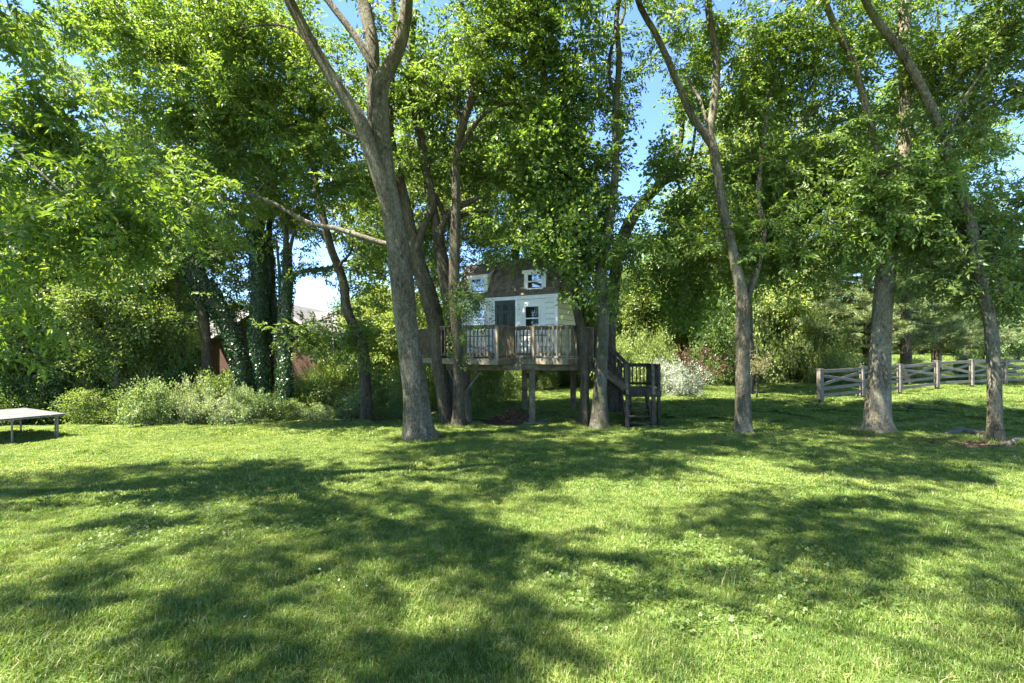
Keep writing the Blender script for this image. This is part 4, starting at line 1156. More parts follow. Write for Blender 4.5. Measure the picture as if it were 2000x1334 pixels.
# pines
def pine(px, D, H, rmax, label, seed, low=.16):
    rg = np.random.default_rng(seed)
    x = (px - 1000) / F * D; z0 = gz(x, D)
    root = empty('pine_tree', (x, D, z0), label, 'tree')
    tr = np.array([[x, D, z0 - .2, .3], [x + .1, D, z0 + H * .3, .25], [x, D, z0 + H * .6, .16], [x, D, z0 + H, .03]])
    me, p = stem_mesh('trunk', tr, 12, True, seed=seed, flare=.5)
    link('trunk', me, M['bark_dark'], root)
    bv = []; bf = []; bn = 0; tips = []; td = []
    z = H * low
    while z < H * .98:
        t = (z / H - low) / (1 - low)
        L0 = rmax * (1 - t) ** .75 * (.55 + .45 * min(1, t * 5 + .5)) + .25
        a0 = rg.uniform(0, 6)
        for k in range(6):
            a = a0 + k * 1.047 + rg.normal() * .15; L = L0 * rg.uniform(.65, 1.1)
            pts = []
            for s in np.linspace(0, 1, 6):
                pts.append([x + math.cos(a) * L * s, D + math.sin(a) * L * s, z0 + z - .10 * L * s + .28 * L * s * s + (.1 * math.sin(s * 5))])
            pts = np.array(pts)
            TV, TF = tube_np(pts, np.linspace(.045, .008, 6), 4); bv.append(TV); bf.append(TF + bn); bn += len(TV)
            nt_ = max(5, int(L * 13))
            for _ in range(nt_):
                s = rg.uniform(.22, 1) ** .8; c = pts[0] + (pts[-1] - pts[0]) * s; c[2] = np.interp(s, np.linspace(0, 1, 6), pts[:, 2])
                side = rg.normal() * .22 * L * (1.15 - s)
                c = c + np.array([-math.sin(a) * side, math.cos(a) * side, rg.normal() * .06])
                tips.append(c); td.append([math.cos(a) + .5 * -math.sin(a) * np.sign(side), math.sin(a) + .5 * math.cos(a) * np.sign(side), .25])
        z += H * .032 + .1
    tips = np.array(tips); td = np.array(td); m = 40; n = len(tips) * m
    c = np.repeat(tips, m, 0) + rg.normal(size=(n, 3)) * np.array([.10, .10, .04])
    d = np.repeat(td, m, 0) * .55 + rg.normal(size=(n, 3)) * .6 + np.array([0, 0, .25]); d /= np.linalg.norm(d, axis=1)[:, None]
    s = np.cross(d, rg.normal(size=(n, 3))); s /= np.linalg.norm(s, axis=1)[:, None]
    L = rg.uniform(.12, .24, (n, 1)); wd = .026
    V = np.stack([c - s * wd / 2, c + s * wd / 2, c + d * L], 1).reshape(-1, 3)
    r = np.repeat(np.repeat(rg.uniform(0, 1, len(tips)), m) * .6 + rg.uniform(0, .4, n), 3)
    link('branches', mesh_np('branches', np.concatenate(bv), np.concatenate(bf), 4, smooth_=True), M['bark_dark'], root)
    link('needles', mesh_np('needles', V, np.arange(len(V)).reshape(-1, 3), 3, r), M['needle'], root)
pine(1694, 27, 10.5, 4.6, 'pine tree with dark trunk behind the fence, left of the broad trunk', 1, .18)
pine(1828, 33, 10.5, 5.2, 'pine tree behind the fence to the right of the broad trunk, skirts near the ground', 2, .16)

# ------------------------------------------------------------------ built things: materials
M['white'] = solid_mat('white_paint', [(.3, (.68, .67, .58)), (.7, (.80, .79, .71))], 3, .55, .0015, 60, dirt=((.45, .46, .40), 5, .62))
M['trim'] = solid_mat('white_trim', [(.3, (.70, .70, .66)), (.7, (.82, .82, .79))], 4, .5, .001, 60)
M['bounce_cream'] = solid_mat('bounce_cream_siding', [(.3, (.62, .58, .34)), (.7, (.74, .70, .44))], 3, .6, .0015, 60)  # white siding tinted cream: yellow-green bounced light put into the colour
M['door'] = solid_mat('dark_green_paint', [(.3, (.018, .030, .020)), (.7, (.030, .046, .032))], 5, .4)
M['shingle'] = solid_mat('asphalt_shingle', [(.3, (.060, .047, .032)), (.5, (.135, .105, .072)), (.72, (.24, .19, .135))], 5, .95, .004, 120, dirt=((.24, .19, .15), 7, .60))
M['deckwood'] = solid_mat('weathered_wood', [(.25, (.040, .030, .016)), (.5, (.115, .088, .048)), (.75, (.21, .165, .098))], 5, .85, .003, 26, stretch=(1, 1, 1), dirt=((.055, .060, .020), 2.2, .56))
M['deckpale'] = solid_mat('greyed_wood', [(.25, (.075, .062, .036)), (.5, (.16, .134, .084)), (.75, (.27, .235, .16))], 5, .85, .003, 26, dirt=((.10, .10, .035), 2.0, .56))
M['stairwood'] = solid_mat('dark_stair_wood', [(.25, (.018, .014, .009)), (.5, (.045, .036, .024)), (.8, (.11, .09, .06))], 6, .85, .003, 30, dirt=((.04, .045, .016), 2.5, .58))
M['fence'] = solid_mat('taupe_fence', [(.25, (.10, .085, .06)), (.5, (.15, .13, .097)), (.75, (.20, .175, .135))], 3, .85, .002, 40, stretch=(1, 1, 4), dirt=((.07, .065, .04), 2.5, .56))
M['dirtwood'] = solid_mat('fence_foot', [(.3, (.03, .022, .014)), (.7, (.07, .05, .035))], 6, .9)
M['metal_black'] = solid_mat('black_metal', [(.3, (.01, .01, .01)), (.7, (.02, .02, .02))], 6, .4)
M['metal_grey'] = solid_mat('galvanised', [(.3, (.13, .115, .09)), (.7, (.20, .18, .145))], 6, .5, metal=.2)
M['table'] = solid_mat('pale_table_top', [(.3, (.075, .075, .073)), (.7, (.11, .11, .107))], 3, .5, dirt=((.3, .29, .25), 4, .62))
M['concrete'] = solid_mat('concrete', [(.3, (.08, .07, .05)), (.7, (.15, .135, .10))], 6, .95, .004, 40)
M['stone'] = solid_mat('root_bark', [(.3, (.07, .055, .042)), (.7, (.20, .165, .13))], 8, .95, .02, 18)
M['leaf_orange'] = solid_mat('orange_leaves', [(.3, (.16, .06, .02)), (.7, (.34, .14, .05))], 12, .8)
M['rbrick'] = solid_mat('red_brick', [(.3, (.055, .030, .012)), (.7, (.15, .070, .030))], 8, .9, .003, 60)
M['litter'] = solid_mat('leaf_litter', [(.3, (.05, .032, .018)), (.7, (.16, .095, .05))], 12, .9)

def glass_mat(name, tint):
    m, nt = new_mat(name)
    pr = N(nt, 'ShaderNodeBsdfPrincipled')
    pr.inputs['Base Color'].default_value = (*tint, 1); pr.inputs['Roughness'].default_value = .04
    pr.inputs['Specular IOR Level'].default_value = 1.0
    pr.inputs['Coat Weight'].default_value = 1.0; pr.inputs['Coat Roughness'].default_value = .03; pr.inputs['Coat IOR'].default_value = 2.2
    b = nt.nodes.new('ShaderNodeBump'); b.inputs['Distance'].default_value = .002
    nt.links.new(noise(nt, 3, 2), b.inputs['Height']); nt.links.new(b.outputs[0], pr.inputs['Coat Normal'])
    o = nt.nodes.new('ShaderNodeOutputMaterial'); nt.links.new(pr.outputs[0], o.inputs[0])
    return m
M['glass'] = glass_mat('window_glass', (.015, .025, .022))

M['lap_shade_core'] = solid_mat('lap_shade_core', [(.3, (.10, .095, .085)), (.7, (.16, .15, .13))], 5, .9)  # dark core colour stands for the shade lines between siding boards
# ------------------------------------------------------------------ treehouse
TH = R(30)
NB = np.array([1.447, 15.63]); U = np.array([-math.cos(TH), math.sin(TH), 0]); NN = np.array([-math.sin(TH), -math.cos(TH), 0])   # along facade (to the left), outward normal
UP = np.array([0, 0, 1.])
LH, WH = 3.88, 1.44
ZD = 1.27       # deck floor
ZE = 3.31       # eave
def HB(s, z, off=0.0):
    """point on the house front: s metres left of the near corner, off metres outwards"""
    return np.array([NB[0], NB[1], 0]) + U * s + NN * off + UP * z
def s_of(px):
    k = (px - 1000) / F
    return (NB[0] - k * NB[1]) / (-U[0] + k * U[1])

house = empty('treehouse', (NB[0], NB[1], gz(NB[0], NB[1])), 'white playhouse with brown mansard roof on a raised wooden deck among the trunks', 'treehouse')
AX = (U, NN, UP)
def hbox(name, s0, s1, z0, z1, o0, o1, mat, parent=None, bevel=.004):
    mb = MB(); mb.box(HB((s0 + s1) / 2, (z0 + z1) / 2, (o0 + o1) / 2), (abs(s1 - s0) / 2, abs(o1 - o0) / 2, (z1 - z0) / 2), AX)
    return mb.build(name, M[mat], parent or house, bevel=bevel)
# wall cores
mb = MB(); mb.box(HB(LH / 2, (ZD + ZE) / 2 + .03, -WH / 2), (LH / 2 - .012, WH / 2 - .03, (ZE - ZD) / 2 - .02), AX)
mb.build('wall', M['lap_shade_core'], house)
# front siding: boards left and right of the door, interrupted by the window panels
pitch = .178
z = ZD + .02
doors0, doors1 = 1.53, 2.344
pan = [(.40, 1.36, 2.02, 3.205), (2.52, 3.48, 2.02, 3.205)]
def siding(s0, s1, z0, z1, mat='white', side=False):
    mb = MB()
    if not side:
        poly = [HB(s0, z0, .032), HB(s0, z0, 0), HB(s0, z1, 0), HB(s0, z1, .008)]
        mb.prism(poly, U * (s1 - s0))
    else:
        a = HB(0, 0, 0); o = -U; back = -NN
        f = lambda d, z, off: a + back * d + o * off + UP * z
        poly = [f(s0, z0, .030), f(s0, z0, 0), f(s0, z1, 0), f(s0, z1, .008)]
        mb.prism(poly, back * (s1 - s0))
    mb.build('siding_board', M[mat], house)
while z < ZE - .13:
    z1 = min(z + pitch - .012, ZE - .10)
    for (a, b) in ((.075, doors0 - .075), (doors1 + .075, LH - .075)):
        p = pan[0] if a < 1.5 else pan[1]
        if z1 > p[2] + .03 and z < p[3] - .03:
            siding(a, p[0], z, z1); siding(p[1], b, z, z1)
        else:
            siding(a, b, z, z1)
    siding(.06, WH - .06, z, z1, 'bounce_cream', True)
    z += pitch
for p in pan:
    hbox('window_surround', p[0] + .004, p[1] - .004, p[2] + .004, p[3] - .004, .0, .016, 'white')
# corner and door trim, frieze
hbox('corner_trim', -.028, .072, ZD, ZE - .10, -.03, .03, 'trim')
hbox('corner_trim', LH - .072, LH + .028, ZD, ZE - .10, -.03, .03, 'trim')
mb = MB(); mb.box(HB(-.012, (ZD + ZE) / 2, -WH + .03), (.02, .05, (ZE - ZD) / 2 - .05), AX); mb.build('corner_trim', M['trim'], house)
hbox('door_trim', doors0 - .075, doors0 - .005, ZD, ZE - .10, 0, .03, 'trim')
hbox('door_trim', doors1 + .005, doors1 + .075, ZD, ZE - .10, 0, .03, 'trim')
hbox('frieze_board', -.06, LH + .06, ZE - .10, ZE + .04, -.02, .05, 'trim')
mb = MB(); mb.box(HB(-.035, ZE - .03, -WH / 2 - .04), (.022, WH / 2, .07), AX); mb.build('frieze_board', M['trim'], house)
hbox('skirt_board', -.02, LH + .02, ZD - .0, ZD + .018, -.01, .028, 'trim')
# door with six panels
dr = hbox('door', doors0, doors1, ZD + .02, ZE - .105, .0, .016, 'door')
dw = doors1 - doors0
for (z0, z1) in ((1.05, 1.05 + .0),):
    pass
for sc0 in (.12, .54):
    for (za, zb) in ((.18, .78), (.90, 1.50), (1.60, 1.82)):
        s0 = doors0 + dw * sc0; s1 = s0 + dw * .34
        f = MB()
        zz0, zz1 = ZD + za, ZD + zb
        for (a, b, c, d) in ((s0, s1, zz0, zz0 + .02), (s0, s1, zz1 - .02, zz1), (s0, s0 + .02, zz0 + .02, zz1 - .02), (s1 - .02, s1, zz0 + .02, zz1 - .02)):
            f.box(HB((a + b) / 2, (c + d) / 2, .028), ((b - a) / 2, .013, (d - c) / 2), AX)
        f.box(HB((s0 + s1) / 2, (zz0 + zz1) / 2, .019), ((s1 - s0) / 2 - .05, .004, (zz1 - zz0) / 2 - .05), AX)
        o = f.build('door_panel', M['door'], house); o.parent = dr; o.matrix_parent_inverse = Matrix.Identity(4) if False else o.matrix_parent_inverse
kb = MB(); kb.tube([HB(doors0 + .07, ZD + .95, .02), HB(doors0 + .07, ZD + .95, .05), HB(doors0 + .07, ZD + .95, .085)], [.012, .03, .022], 10); kb.build('door_handle', M['metal_grey'], house)

def window(sc, wd, z0, z1, off, parent=None):
    s0, s1 = sc - wd / 2, sc + wd / 2
    fr = MB(); t = .045
    for (a, b, c, d) in ((s0, s1, z0, z0 + t), (s0, s1, z1 - t, z1), (s0, s0 + t, z0 + t, z1 - t), (s1 - t, s1, z0 + t, z1 - t), (s0 + t, s1 - t, (z0 + z1) / 2 - .02, (z0 + z1) / 2 + .02)):
        fr.box(HB((a + b) / 2, (c + d) / 2, off + .022), ((b - a) / 2, .022, (d - c) / 2), AX)
    w_ = fr.build('window', M['trim'], house, bevel=.003)
    for (c, d, o_) in ((z0 + t, (z0 + z1) / 2 - .02, .010), ((z0 + z1) / 2 + .02, z1 - t, .018)):
        g = MB(); g.box(HB(sc, (c + d) / 2, off + o_), (wd / 2 - t, .004, (d - c) / 2), AX)
        link('pane', g.mesh('pane'), M['glass'], w_)
    return w_
for p in pan:
    window((p[0] + p[1]) / 2, .58, 2.14, 3.0, .016)
# roof : steep front slope, gentle top, gable end on the right
ZT = 4.44; SETB = .42; OV = .10
def roofpt(s, z, back): return HB(s, z, -back)
rf = MB()
s0r, s1r = -OV, LH + OV
prof = [(-.10, ZE + .03), (SETB, ZT), (WH / 2, ZT + .26), (WH - SETB, ZT), (WH + .10, ZE + .03)]
poly = [HB(s0r + .01, z_, -b_ - 0) for b_, z_ in prof]
rf.prism(poly, U * (s1r - s0r - .02))
roof = rf.build('roof', M['shingle'], house)
# shingle courses on the front slope and the top slope (joined: too small to pick apart)
shm = MB()
def course(b0, z0, b1, z1, rows):
    d = np.array([b1 - b0, z1 - z0]); L = np.hypot(*d); d /= L; nrm = np.array([-d[1], d[0]]) * 1
    for r_ in range(rows):
        t0 = L * r_ / rows; t1 = t0 + L / rows * 1.25
        s = s0r - rng.uniform(0, .2)
        while s < s1r:
            e = s + .22 + rng.uniform(-.02, .02)
            a, b = max(s, s0r), min(e - .008, s1r)
            if b - a > .03:
                th0 = .016 + rng.uniform(0, .006); th1 = .004
                j = rng.uniform(-.006, .006)
                def q(t, th): return (b0 + d[0] * t - abs(d[1]) * th * np.sign(1), z0 + d[1] * t + d[0] * th)
                A = q(t0 + j, th0); B = q(min(t1, L), th1); C = q(min(t1, L), -.004); E = q(t0 + j, -.004)
                shm.prism([HB(a, A[1], -A[0]), HB(a, B[1], -B[0]), HB(a, C[1], -C[0]), HB(a, E[1], -E[0])], U * (b - a))
            s = e
course(-.10, ZE + .03, SETB, ZT, 10)
course(SETB, ZT, WH / 2, ZT + .26, 6)
so = shm.build('shingles', M['shingle'], house); so['kind'] = 'stuff'
# dormers
def dormer(sc):
    hw = .40; zb, zt = 3.47, 4.16; of = -.02       # face almost flush above the eave
    zr = ZT + .10; bk = SETB + .12
    f = MB()
    f.prism([HB(sc - hw + .02, zb, of), HB(sc - hw + .02, zt, of), HB(sc - hw + .02, zr - .03, -bk), HB(sc - hw + .02, zb, -bk + .1)], U * (2 * hw - .04))
    dm = f.build('dormer', M['bounce_cream'], house)
    # cheek boards
    for sg, sx in ((-1, sc - hw), (1, sc + hw)):
        zz = zb
        while zz < zt + .15:
            z1 = zz + .115
            ba = max(0, (zz - ZE) * (SETB + .1) / (ZT - ZE) - .08)
            c = MB(); x0 = sx if sg > 0 else sx
            top = min(z1, 9)
            fr_b = .02
            if z1 > zt: fr_b = (z1 - zt) / (zr - zt) * bk
            if ba > fr_b + .03:
                c.prism([HB(sx + sg * .012, zz, -fr_b + .0), HB(sx + sg * .004, z1 - .006, -fr_b), HB(sx + sg * .004, z1 - .006, -ba), HB(sx + sg * .012, zz, -ba)], U * (-sg * .03))
                link('cheek_board', c.mesh('cheek_board'), M['bounce_cream'], dm)
            zz = z1
    t = MB()
    for (a, b, c, d) in ((sc - hw, sc - .30, zb, zt - .10), (sc + .30, sc + hw, zb, zt - .10), (sc - .30, sc + .30, zb, zb + .05)):
        t.box(HB((a + b) / 2, (c + d) / 2, of + .012), ((b - a) / 2, .014, (d - c) / 2), AX)
    link('dormer_trim', t.mesh('dormer_trim'), M['trim'], dm)
    t = MB(); t.box(HB(sc, zt - .045, of + .035), (hw + .06, .035, .055), AX); link('fascia_board', t.mesh('fascia_board'), M['trim'], dm)
    # rake boards down the sides
    for sg in (-1, 1):
        t = MB(); t.bar(HB(sc + sg * (hw + .035), zt - .045, of + .0), HB(sc + sg * (hw + .035), zr - .02, -bk), .03, .10); link('rake_board', t.mesh('rake_board'), M['trim'], dm)
    r = MB(); n_ = 7
    for k in range(n_):
        t0, t1 = k / n_, min(1, (k + 1.25) / n_)
        A = HB(sc - hw - .07, zt + .012 + (zr - zt) * t0 + .018, of + .075 - (bk + of + .075) * t0)
        B = HB(sc - hw - .07, zt + .012 + (zr - zt) * t1 + .006, of + .075 - (bk + of + .075) * t1)
        r.prism([A, B, B - UP * .02, A - UP * .022], U * (2 * hw + .14))
    link('dormer_roof', r.mesh('dormer_roof'), M['shingle'], dm)
    window(sc, .60, zb + .05, zt - .10, of)
dormer(.80); dormer(3.06)

# ---- deck
def Pd(px, D): return np.array([(px - 1000) / F * D, D])
V1 = Pd(818, 17.6); V2 = Pd(857, 15.25); V3 = Pd(971, 14.25); V4 = np.array([.05, 15.4]); V5 = np.array([1.70, 14.45]); V6 = np.array([2.62, 16.05])
BKR = np.array([3.0, 17.9]); BKL = np.array([-3.3, 19.2])
OUT = [V1, V2, V3, V4, V5, V6, BKR, BKL]
def inside(x, y):
    c = False; n = len(OUT)
    for i in range(n):
        x1, y1 = OUT[i]; x2, y2 = OUT[(i + 1) % n]
        if (y1 > y) != (y2 > y) and x < (x2 - x1) * (y - y1) / (y2 - y1) + x1: c = not c
    return c
# deck boards run parallel to the front edge; each clipped to the outline
yy = 14.3
while yy < 19.1:
    xs = [x for x in np.arange(-4, 3.4, .04) if inside(x, yy + .07)]
    runs = []
    for x in xs:
        if runs and x - runs[-1][1] < .05: runs[-1][1] = x
        else: runs.append([x, x])
    for a, b in runs:
        if b - a > .1:
            mb = MB(); mb.box(((a + b) / 2, yy + .07, ZD - .018), ((b - a) / 2, .066, .017)); mb.build('deck_board', M['deckwood'], house)
    yy += .14
def v3(p, z): return np.array([p[0], p[1], z])
def rim(a, b, mat='deckpale'):
    mb = MB(); mb.bar(v3(a, ZD - .095), v3(b, ZD - .095), .04, .18); mb.build('rim_board', M[mat], house, bevel=.004)
rim(V1, V2); rim(V2, V3); rim(V3, V4, 'deckwood'); rim(V4, V5); rim(V5, V6, 'deckwood'); rim(V6, BKR, 'deckwood'); rim(BKL, V1, 'deckwood')
# beams and joists
def beam(a, b, z, wd=.09, th=.19, mat='deckwood', name='beam'):
    mb = MB(); mb.bar(v3(a, z), v3(b, z), wd, th); mb.build(name, M[mat], house, bevel=.004)
beam((-2.55, 15.35), (-1.85, 15.3), .985); beam((-1.42, 15.28), (1.85, 15.05), .985); beam((1.85, 15.05), (2.5, 15.0), .985)
beam((-3.0, 17.6), (2.9, 17.4), .985)
for k in range(9):
    x = -2.3 + k * .6
    y0 = 15.4 if x < .2 else 15.7
    if k in (2,): continue
    beam((x, y0), (x + .15, 18.6), .985 + .10, .045, .12, 'deckwood', 'joist')
# posts
def post(x, y, wd=.19, top=.89, slab=False):
    mb = MB(); z0 = gz(x, y) - .05; mb.box((x, y, (z0 + top) / 2), (wd / 2, wd / 2, (top - z0) / 2)); mb.build('post', M['deckwood'], house, bevel=.006)
post(.625, 15.2); post(.45, 17.4); post(2.2, 17.5)
# knee braces fixed to the slim trunk
for a, b in (((-1.50, 15.0, .15), (-.95, 15.25, .88)), ((-1.70, 15.2, .35), (-2.0, 15.3, .9)), ((-2.1, 15.75, .3), (-2.45, 15.5, .9)), ((-1.45, 15.3, .45), (-1.0, 15.9, .9))):
    mb = MB(); mb.bar(a, b, .045, .09, (0, 1, 0)); mb.build('brace', M['deckwood'], house)
# railings
RH = 1.0
def railing(a, b, posts=(0, 1), gap=None, mat='deckwood', n=None, z0=ZD, z1=None, step=.125, rh=.98):
    z1 = z0 if z1 is None else z1
    a = np.asarray(a, float); b = np.asarray(b, float); L = np.linalg.norm(b - a); d = (b - a) / L
    nrm = np.array([d[1], -d[0]])
    if nrm[1] > 0: nrm = -nrm
    zz = lambda t: z0 + (z1 - z0) * t
    segs = [(0, L)] if gap is None else [(0, gap[0]), (gap[1], L)]
    for s0, s1 in segs:
        for hh, wd, th, nm in ((rh, .11, .035, 'top_rail'), (rh - .065, .035, .085, 'upper_rail'), (.12, .035, .085, 'lower_rail')):
            p = a + d * s0; q = a + d * s1
            mb = MB(); mb.bar(v3(p, zz(s0 / L) + hh), v3(q, zz(s1 / L) + hh), wd, th); mb.build(nm, M[mat], house)
    for t in posts:
        p = a + d * L * t + nrm * .02
        mb = MB(); mb.box((p[0], p[1], zz(t) + (rh - .02 - .19) / 2), (.045, .045, (rh - .02 + .19) / 2), ((d[0], d[1], 0), (nrm[0], nrm[1], 0), (0, 0, 1)))
        mb.build('railing_post', M['deckpale'], house, bevel=.004)
    k = int(L / step)
    for i in range(1, k):
        s = i * L / k
        if gap and gap[0] - .02 < s < gap[1] + .02: continue
        if any(abs(s - t * L) < .07 for t in posts): continue
        p = a + d * s + nrm * .035
        mb = MB(); mb.box((p[0], p[1], zz(s / L) + (.07 + rh - .02) / 2), (.018, .018, (rh - .09) / 2), ((d[0], d[1], 0), (nrm[0], nrm[1], 0), (0, 0, 1)))
        mb.build('baluster', M[mat], house)
railing(V1, V2, (0, .98), step=.125)
LV = np.linalg.norm(V3 - V2)
railing(V2, V3, (.46, 1.0), gap=(LV * .22, LV * .44))
railing(V3, V4, (), step=.10)
railing(V4, V5, (.38, .97))
railing(V5, V6, (.25, 1.0), step=.11)
railing(V1, BKL, (0, 1), step=.14)
railing((2.62, 16.05), (2.62 + .35, 16.4), (1,), mat='stairwood')

# ---- stairs : upper flight to the right, landing, lower flight towards the viewer
SA = np.array([2.75, 15.55]); SB = np.array([3.72, 15.50]); ZL = .30
def part(name, fn, mat='stairwood', bevel=0):
    mb = MB(); fn(mb); return mb.build(name, M[mat], house, bevel=bevel)
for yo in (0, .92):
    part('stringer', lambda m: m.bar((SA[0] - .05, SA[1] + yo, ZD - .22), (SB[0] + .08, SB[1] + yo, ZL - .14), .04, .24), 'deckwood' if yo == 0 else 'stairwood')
for k in range(5):
    t = (k + .6) / 5.3
    x = SA[0] + (SB[0] - SA[0]) * t; zz_ = ZD - (ZD - ZL) * (k + 1) / 5.6
    part('tread', lambda m: m.box((x, SA[1] + .46, zz_ - .02), (.135, .50, .02)), bevel=.003)
# sloping rail of the upper flight, on the near side
def sloperail(y, nb=8, mat='stairwood'):
    a = np.array([SA[0] - .02, y, ZD + .80]); b = np.array([SB[0] + .05, y, ZL + .72])
    part('top_rail', lambda m: m.bar(a, b, .10, .035), mat)
    part('lower_rail', lambda m: m.bar(a - UP * .70, b - UP * .66, .035, .085), mat)
    part('upper_rail', lambda m: m.bar(a - UP * .07, b - UP * .07, .035, .085), mat)
    for i in range(nb):
        t = (i + .5) / nb; p = a + (b - a) * t
        part('baluster', lambda m: m.box((p[0], y - .03, p[2] - .36), (.018, .018, .34)), mat)
sloperail(SA[1] - .02); sloperail(SA[1] + .94)
LX0, LX1, LY0, LY1 = 3.62, 4.62, 15.15, 16.45
for k in range(9):
    yk = LY0 + .07 + k * .145
    part('landing_board', lambda m: m.box(((LX0 + LX1) / 2, yk, ZL - .018), ((LX1 - LX0) / 2, .068, .018)))
part('rim_board', lambda m: m.bar((LX0 - .02, LY0 - .02, ZL - .14), (LX1 + .02, LY0 - .02, ZL - .14), .04, .20))
part('rim_board', lambda m: m.bar((LX0 - .02, LY1, ZL - .14), (LX1 + .02, LY1, ZL - .14), .04, .20))
part('rim_board', lambda m: m.bar((LX1 + .02, LY0, ZL - .13), (LX1 + .02, LY1, ZL - .13), .04, .18), 'deckpale')
part('rim_board', lambda m: m.bar((LX0 - .02, LY0, ZL - .13), (LX0 - .02, LY1, ZL - .13), .04, .18))
for (x, y_, tp) in ((LX0 + .02, LY0 + .03, ZL + .72), (LX1 - .04, LY0 + .03, ZL + .76), (LX1 - .04, LY1 - .05, ZL + .76), (LX0 + .02, LY1 - .05, ZL + .76), (LX0 + .3, LY1 - .3, ZL - .1), (LX1 - .04, (LY0 + LY1) / 2, ZL + .7)):
    g = gz(x, y_) - .05
    part('landing_post', lambda m: m.box((x, y_, (g + tp) / 2), (.045, .045, (tp - g) / 2)), bevel=.003)
def lrail(a, b):
    for hh, wd, th, nm in ((.76, .11, .035, 'top_rail'), (.70, .035, .085, 'upper_rail'), (.10, .035, .085, 'lower_rail')):
        part(nm, lambda m: m.bar((*a, ZL + hh), (*b, ZL + hh), wd, th))
    a = np.array(a); b = np.array(b); n_ = int(np.linalg.norm(b - a) / .125)
    for i in range(1, n_):
        p = a + (b - a) * i / n_
        part('baluster', lambda m: m.box((p[0], p[1], ZL + .40), (.017, .017, .31)))
lrail((LX0 + .05, LY1 - .05), (LX1 - .04, LY1 - .05)); lrail((LX1 - .04, LY0 + .03), (LX1 - .04, LY1 - .05))
# lower flight
gF = gz(3.6, 14.4)
for x in (3.42, 4.18):
    part('stringer', lambda m: m.bar((x, LY0 + .02, ZL - .16), (x, 14.55, gz(x, 14.55) + .02), .04, .22))
    g = gz(x, 14.42) - .04
    xx = x + (.0 if x < 4 else .02)
    part('newel_post', lambda m: m.box((xx, 14.42, (g + .12) / 2), (.048, .045, (.12 - g) / 2)), 'stairwood', .004)
    part('newel_cap', lambda m: m.box((xx, 14.42, .135), (.065, .06, .014)), 'stairwood')
    part('top_rail', lambda m: m.bar((xx, 14.42, .20), (xx + (.14 if x < 4 else .2), LY0 + .05, ZL + .78), .09, .04), 'deckwood')
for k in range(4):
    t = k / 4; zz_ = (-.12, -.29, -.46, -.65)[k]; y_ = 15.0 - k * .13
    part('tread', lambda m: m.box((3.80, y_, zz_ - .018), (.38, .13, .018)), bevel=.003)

# ---- things on and under the deck
o = MB(); X, Y = W(1041, 827); o.box((X + .05, Y - .15, gz(X, Y) + .03), (.36, .22, .045)); tag(o.build('concrete_slab', M['concrete'], bevel=.015), 'flat weathered concrete slab at the foot of the middle deck post', 'slab')
bp = MB(); bp.box((-2.06, 16.1, .02), (.17, .02, .86), np.array([[math.cos(.1), 0, math.sin(.1)], [0, 1, 0], [-math.sin(.1), 0, math.cos(.1)]]))
tag(bp.build('leaning_board', M['door'], bevel=.004), 'dark green board standing between the two trunks under the deck left end', 'board')
# heap of old bricks and litter
pile = empty('brick_heap', (.02, 15.9, gz(.02, 15.9)), 'low heap of old red bricks and dead leaves under the deck', 'brick heap')
bm_ = MB(); bm_.box((0, 0, 0), (.10, .048, .03)); bme = bm_.mesh('brick'); bme.materials.append(M['rbrick'])
for i in range(120):
    r_ = abs(random.gauss(0, .38)); a = random.uniform(0, 6.28)
    x = .02 + r_ * math.cos(a) * 1.15; y_ = 15.9 + r_ * math.sin(a) * .7
    b = bpy.data.objects.new('brick', bme); COL.objects.link(b); b.parent = pile; b.matrix_parent_inverse = Matrix.Translation(pile.location).inverted()
    b.location = (x, y_, gz(x, y_) + max(0.02, .30 * math.exp(-(r_ / .42) ** 2) * random.uniform(.3, 1.05)))
    b.rotation_euler = (random.gauss(0, .3), random.gauss(0, .3), random.uniform(0, 3.1))
def litter(name, cx, cy_, rx, ry, n, label, mat='litter', size=.07, z=None, h=.03):
    x = cx + rng.normal(size=n) * rx; y_ = cy_ + rng.normal(size=n) * ry
    zz_ = (ground(x, y_) if z is None else np.full(n, z)) + rng.uniform(.003, h, n)
    V = []
    for i in range(n):
        d = rng.normal(size=3) * np.array([1, 1, .25]); nn = np.array([0, 0, 1]) + rng.normal(size=3) * .4
        V += leaflet(np.array([x[i], y_[i], zz_[i]]), d, nn, size * rng.uniform(.5, 1.2), size * .5, .3, .2)
    V = np.array(V); i = np.arange(n)[:, None] * 4
    me = mesh_np(name, V, np.concatenate([i + [0, 1, 2], i + [0, 2, 3]], 0), 3, np.repeat(rng.uniform(0, 1, n), 4))
    ob = link(name, me, M[mat]); tag(ob, label, kind='stuff'); return ob
litter('leaf_litter', .0, 15.8, 1.1, .5, 1500, 'dead brown leaves on the bare earth under the deck')
litter('leaf_litter', -2.6, 18.5, 3.5, 1.3, 2500, 'dead leaves on the ground of the wood edge')
litter('leaf_litter', 11.6, 12.1, .9, .4, 1200, 'dry leaves around the exposed roots of the rightmost tree')
X, Y = W(1400, 864); litter('leaf_litter', X, Y, .12, .06, 90, 'small patch of orange dead leaves on the grass in front of the Y-forked tree', 'leaf_orange' if 'leaf_orange' in M else 'litter', .06)
litter('leaf_litter', -.3, 15.4, .9, .3, 420, 'dead leaves lying along the deck floor', z=ZD, h=.05)
x_ = rng.uniform(-7, 8, 420); y_ = rng.uniform(2.4, 12, 420)
litter('fallen_leaves', 0, 7, 3.6, 2.6, 420, 'few dry leaves and bits scattered over the mown lawn', 'litter', .035, h=.045)
tb_ = []
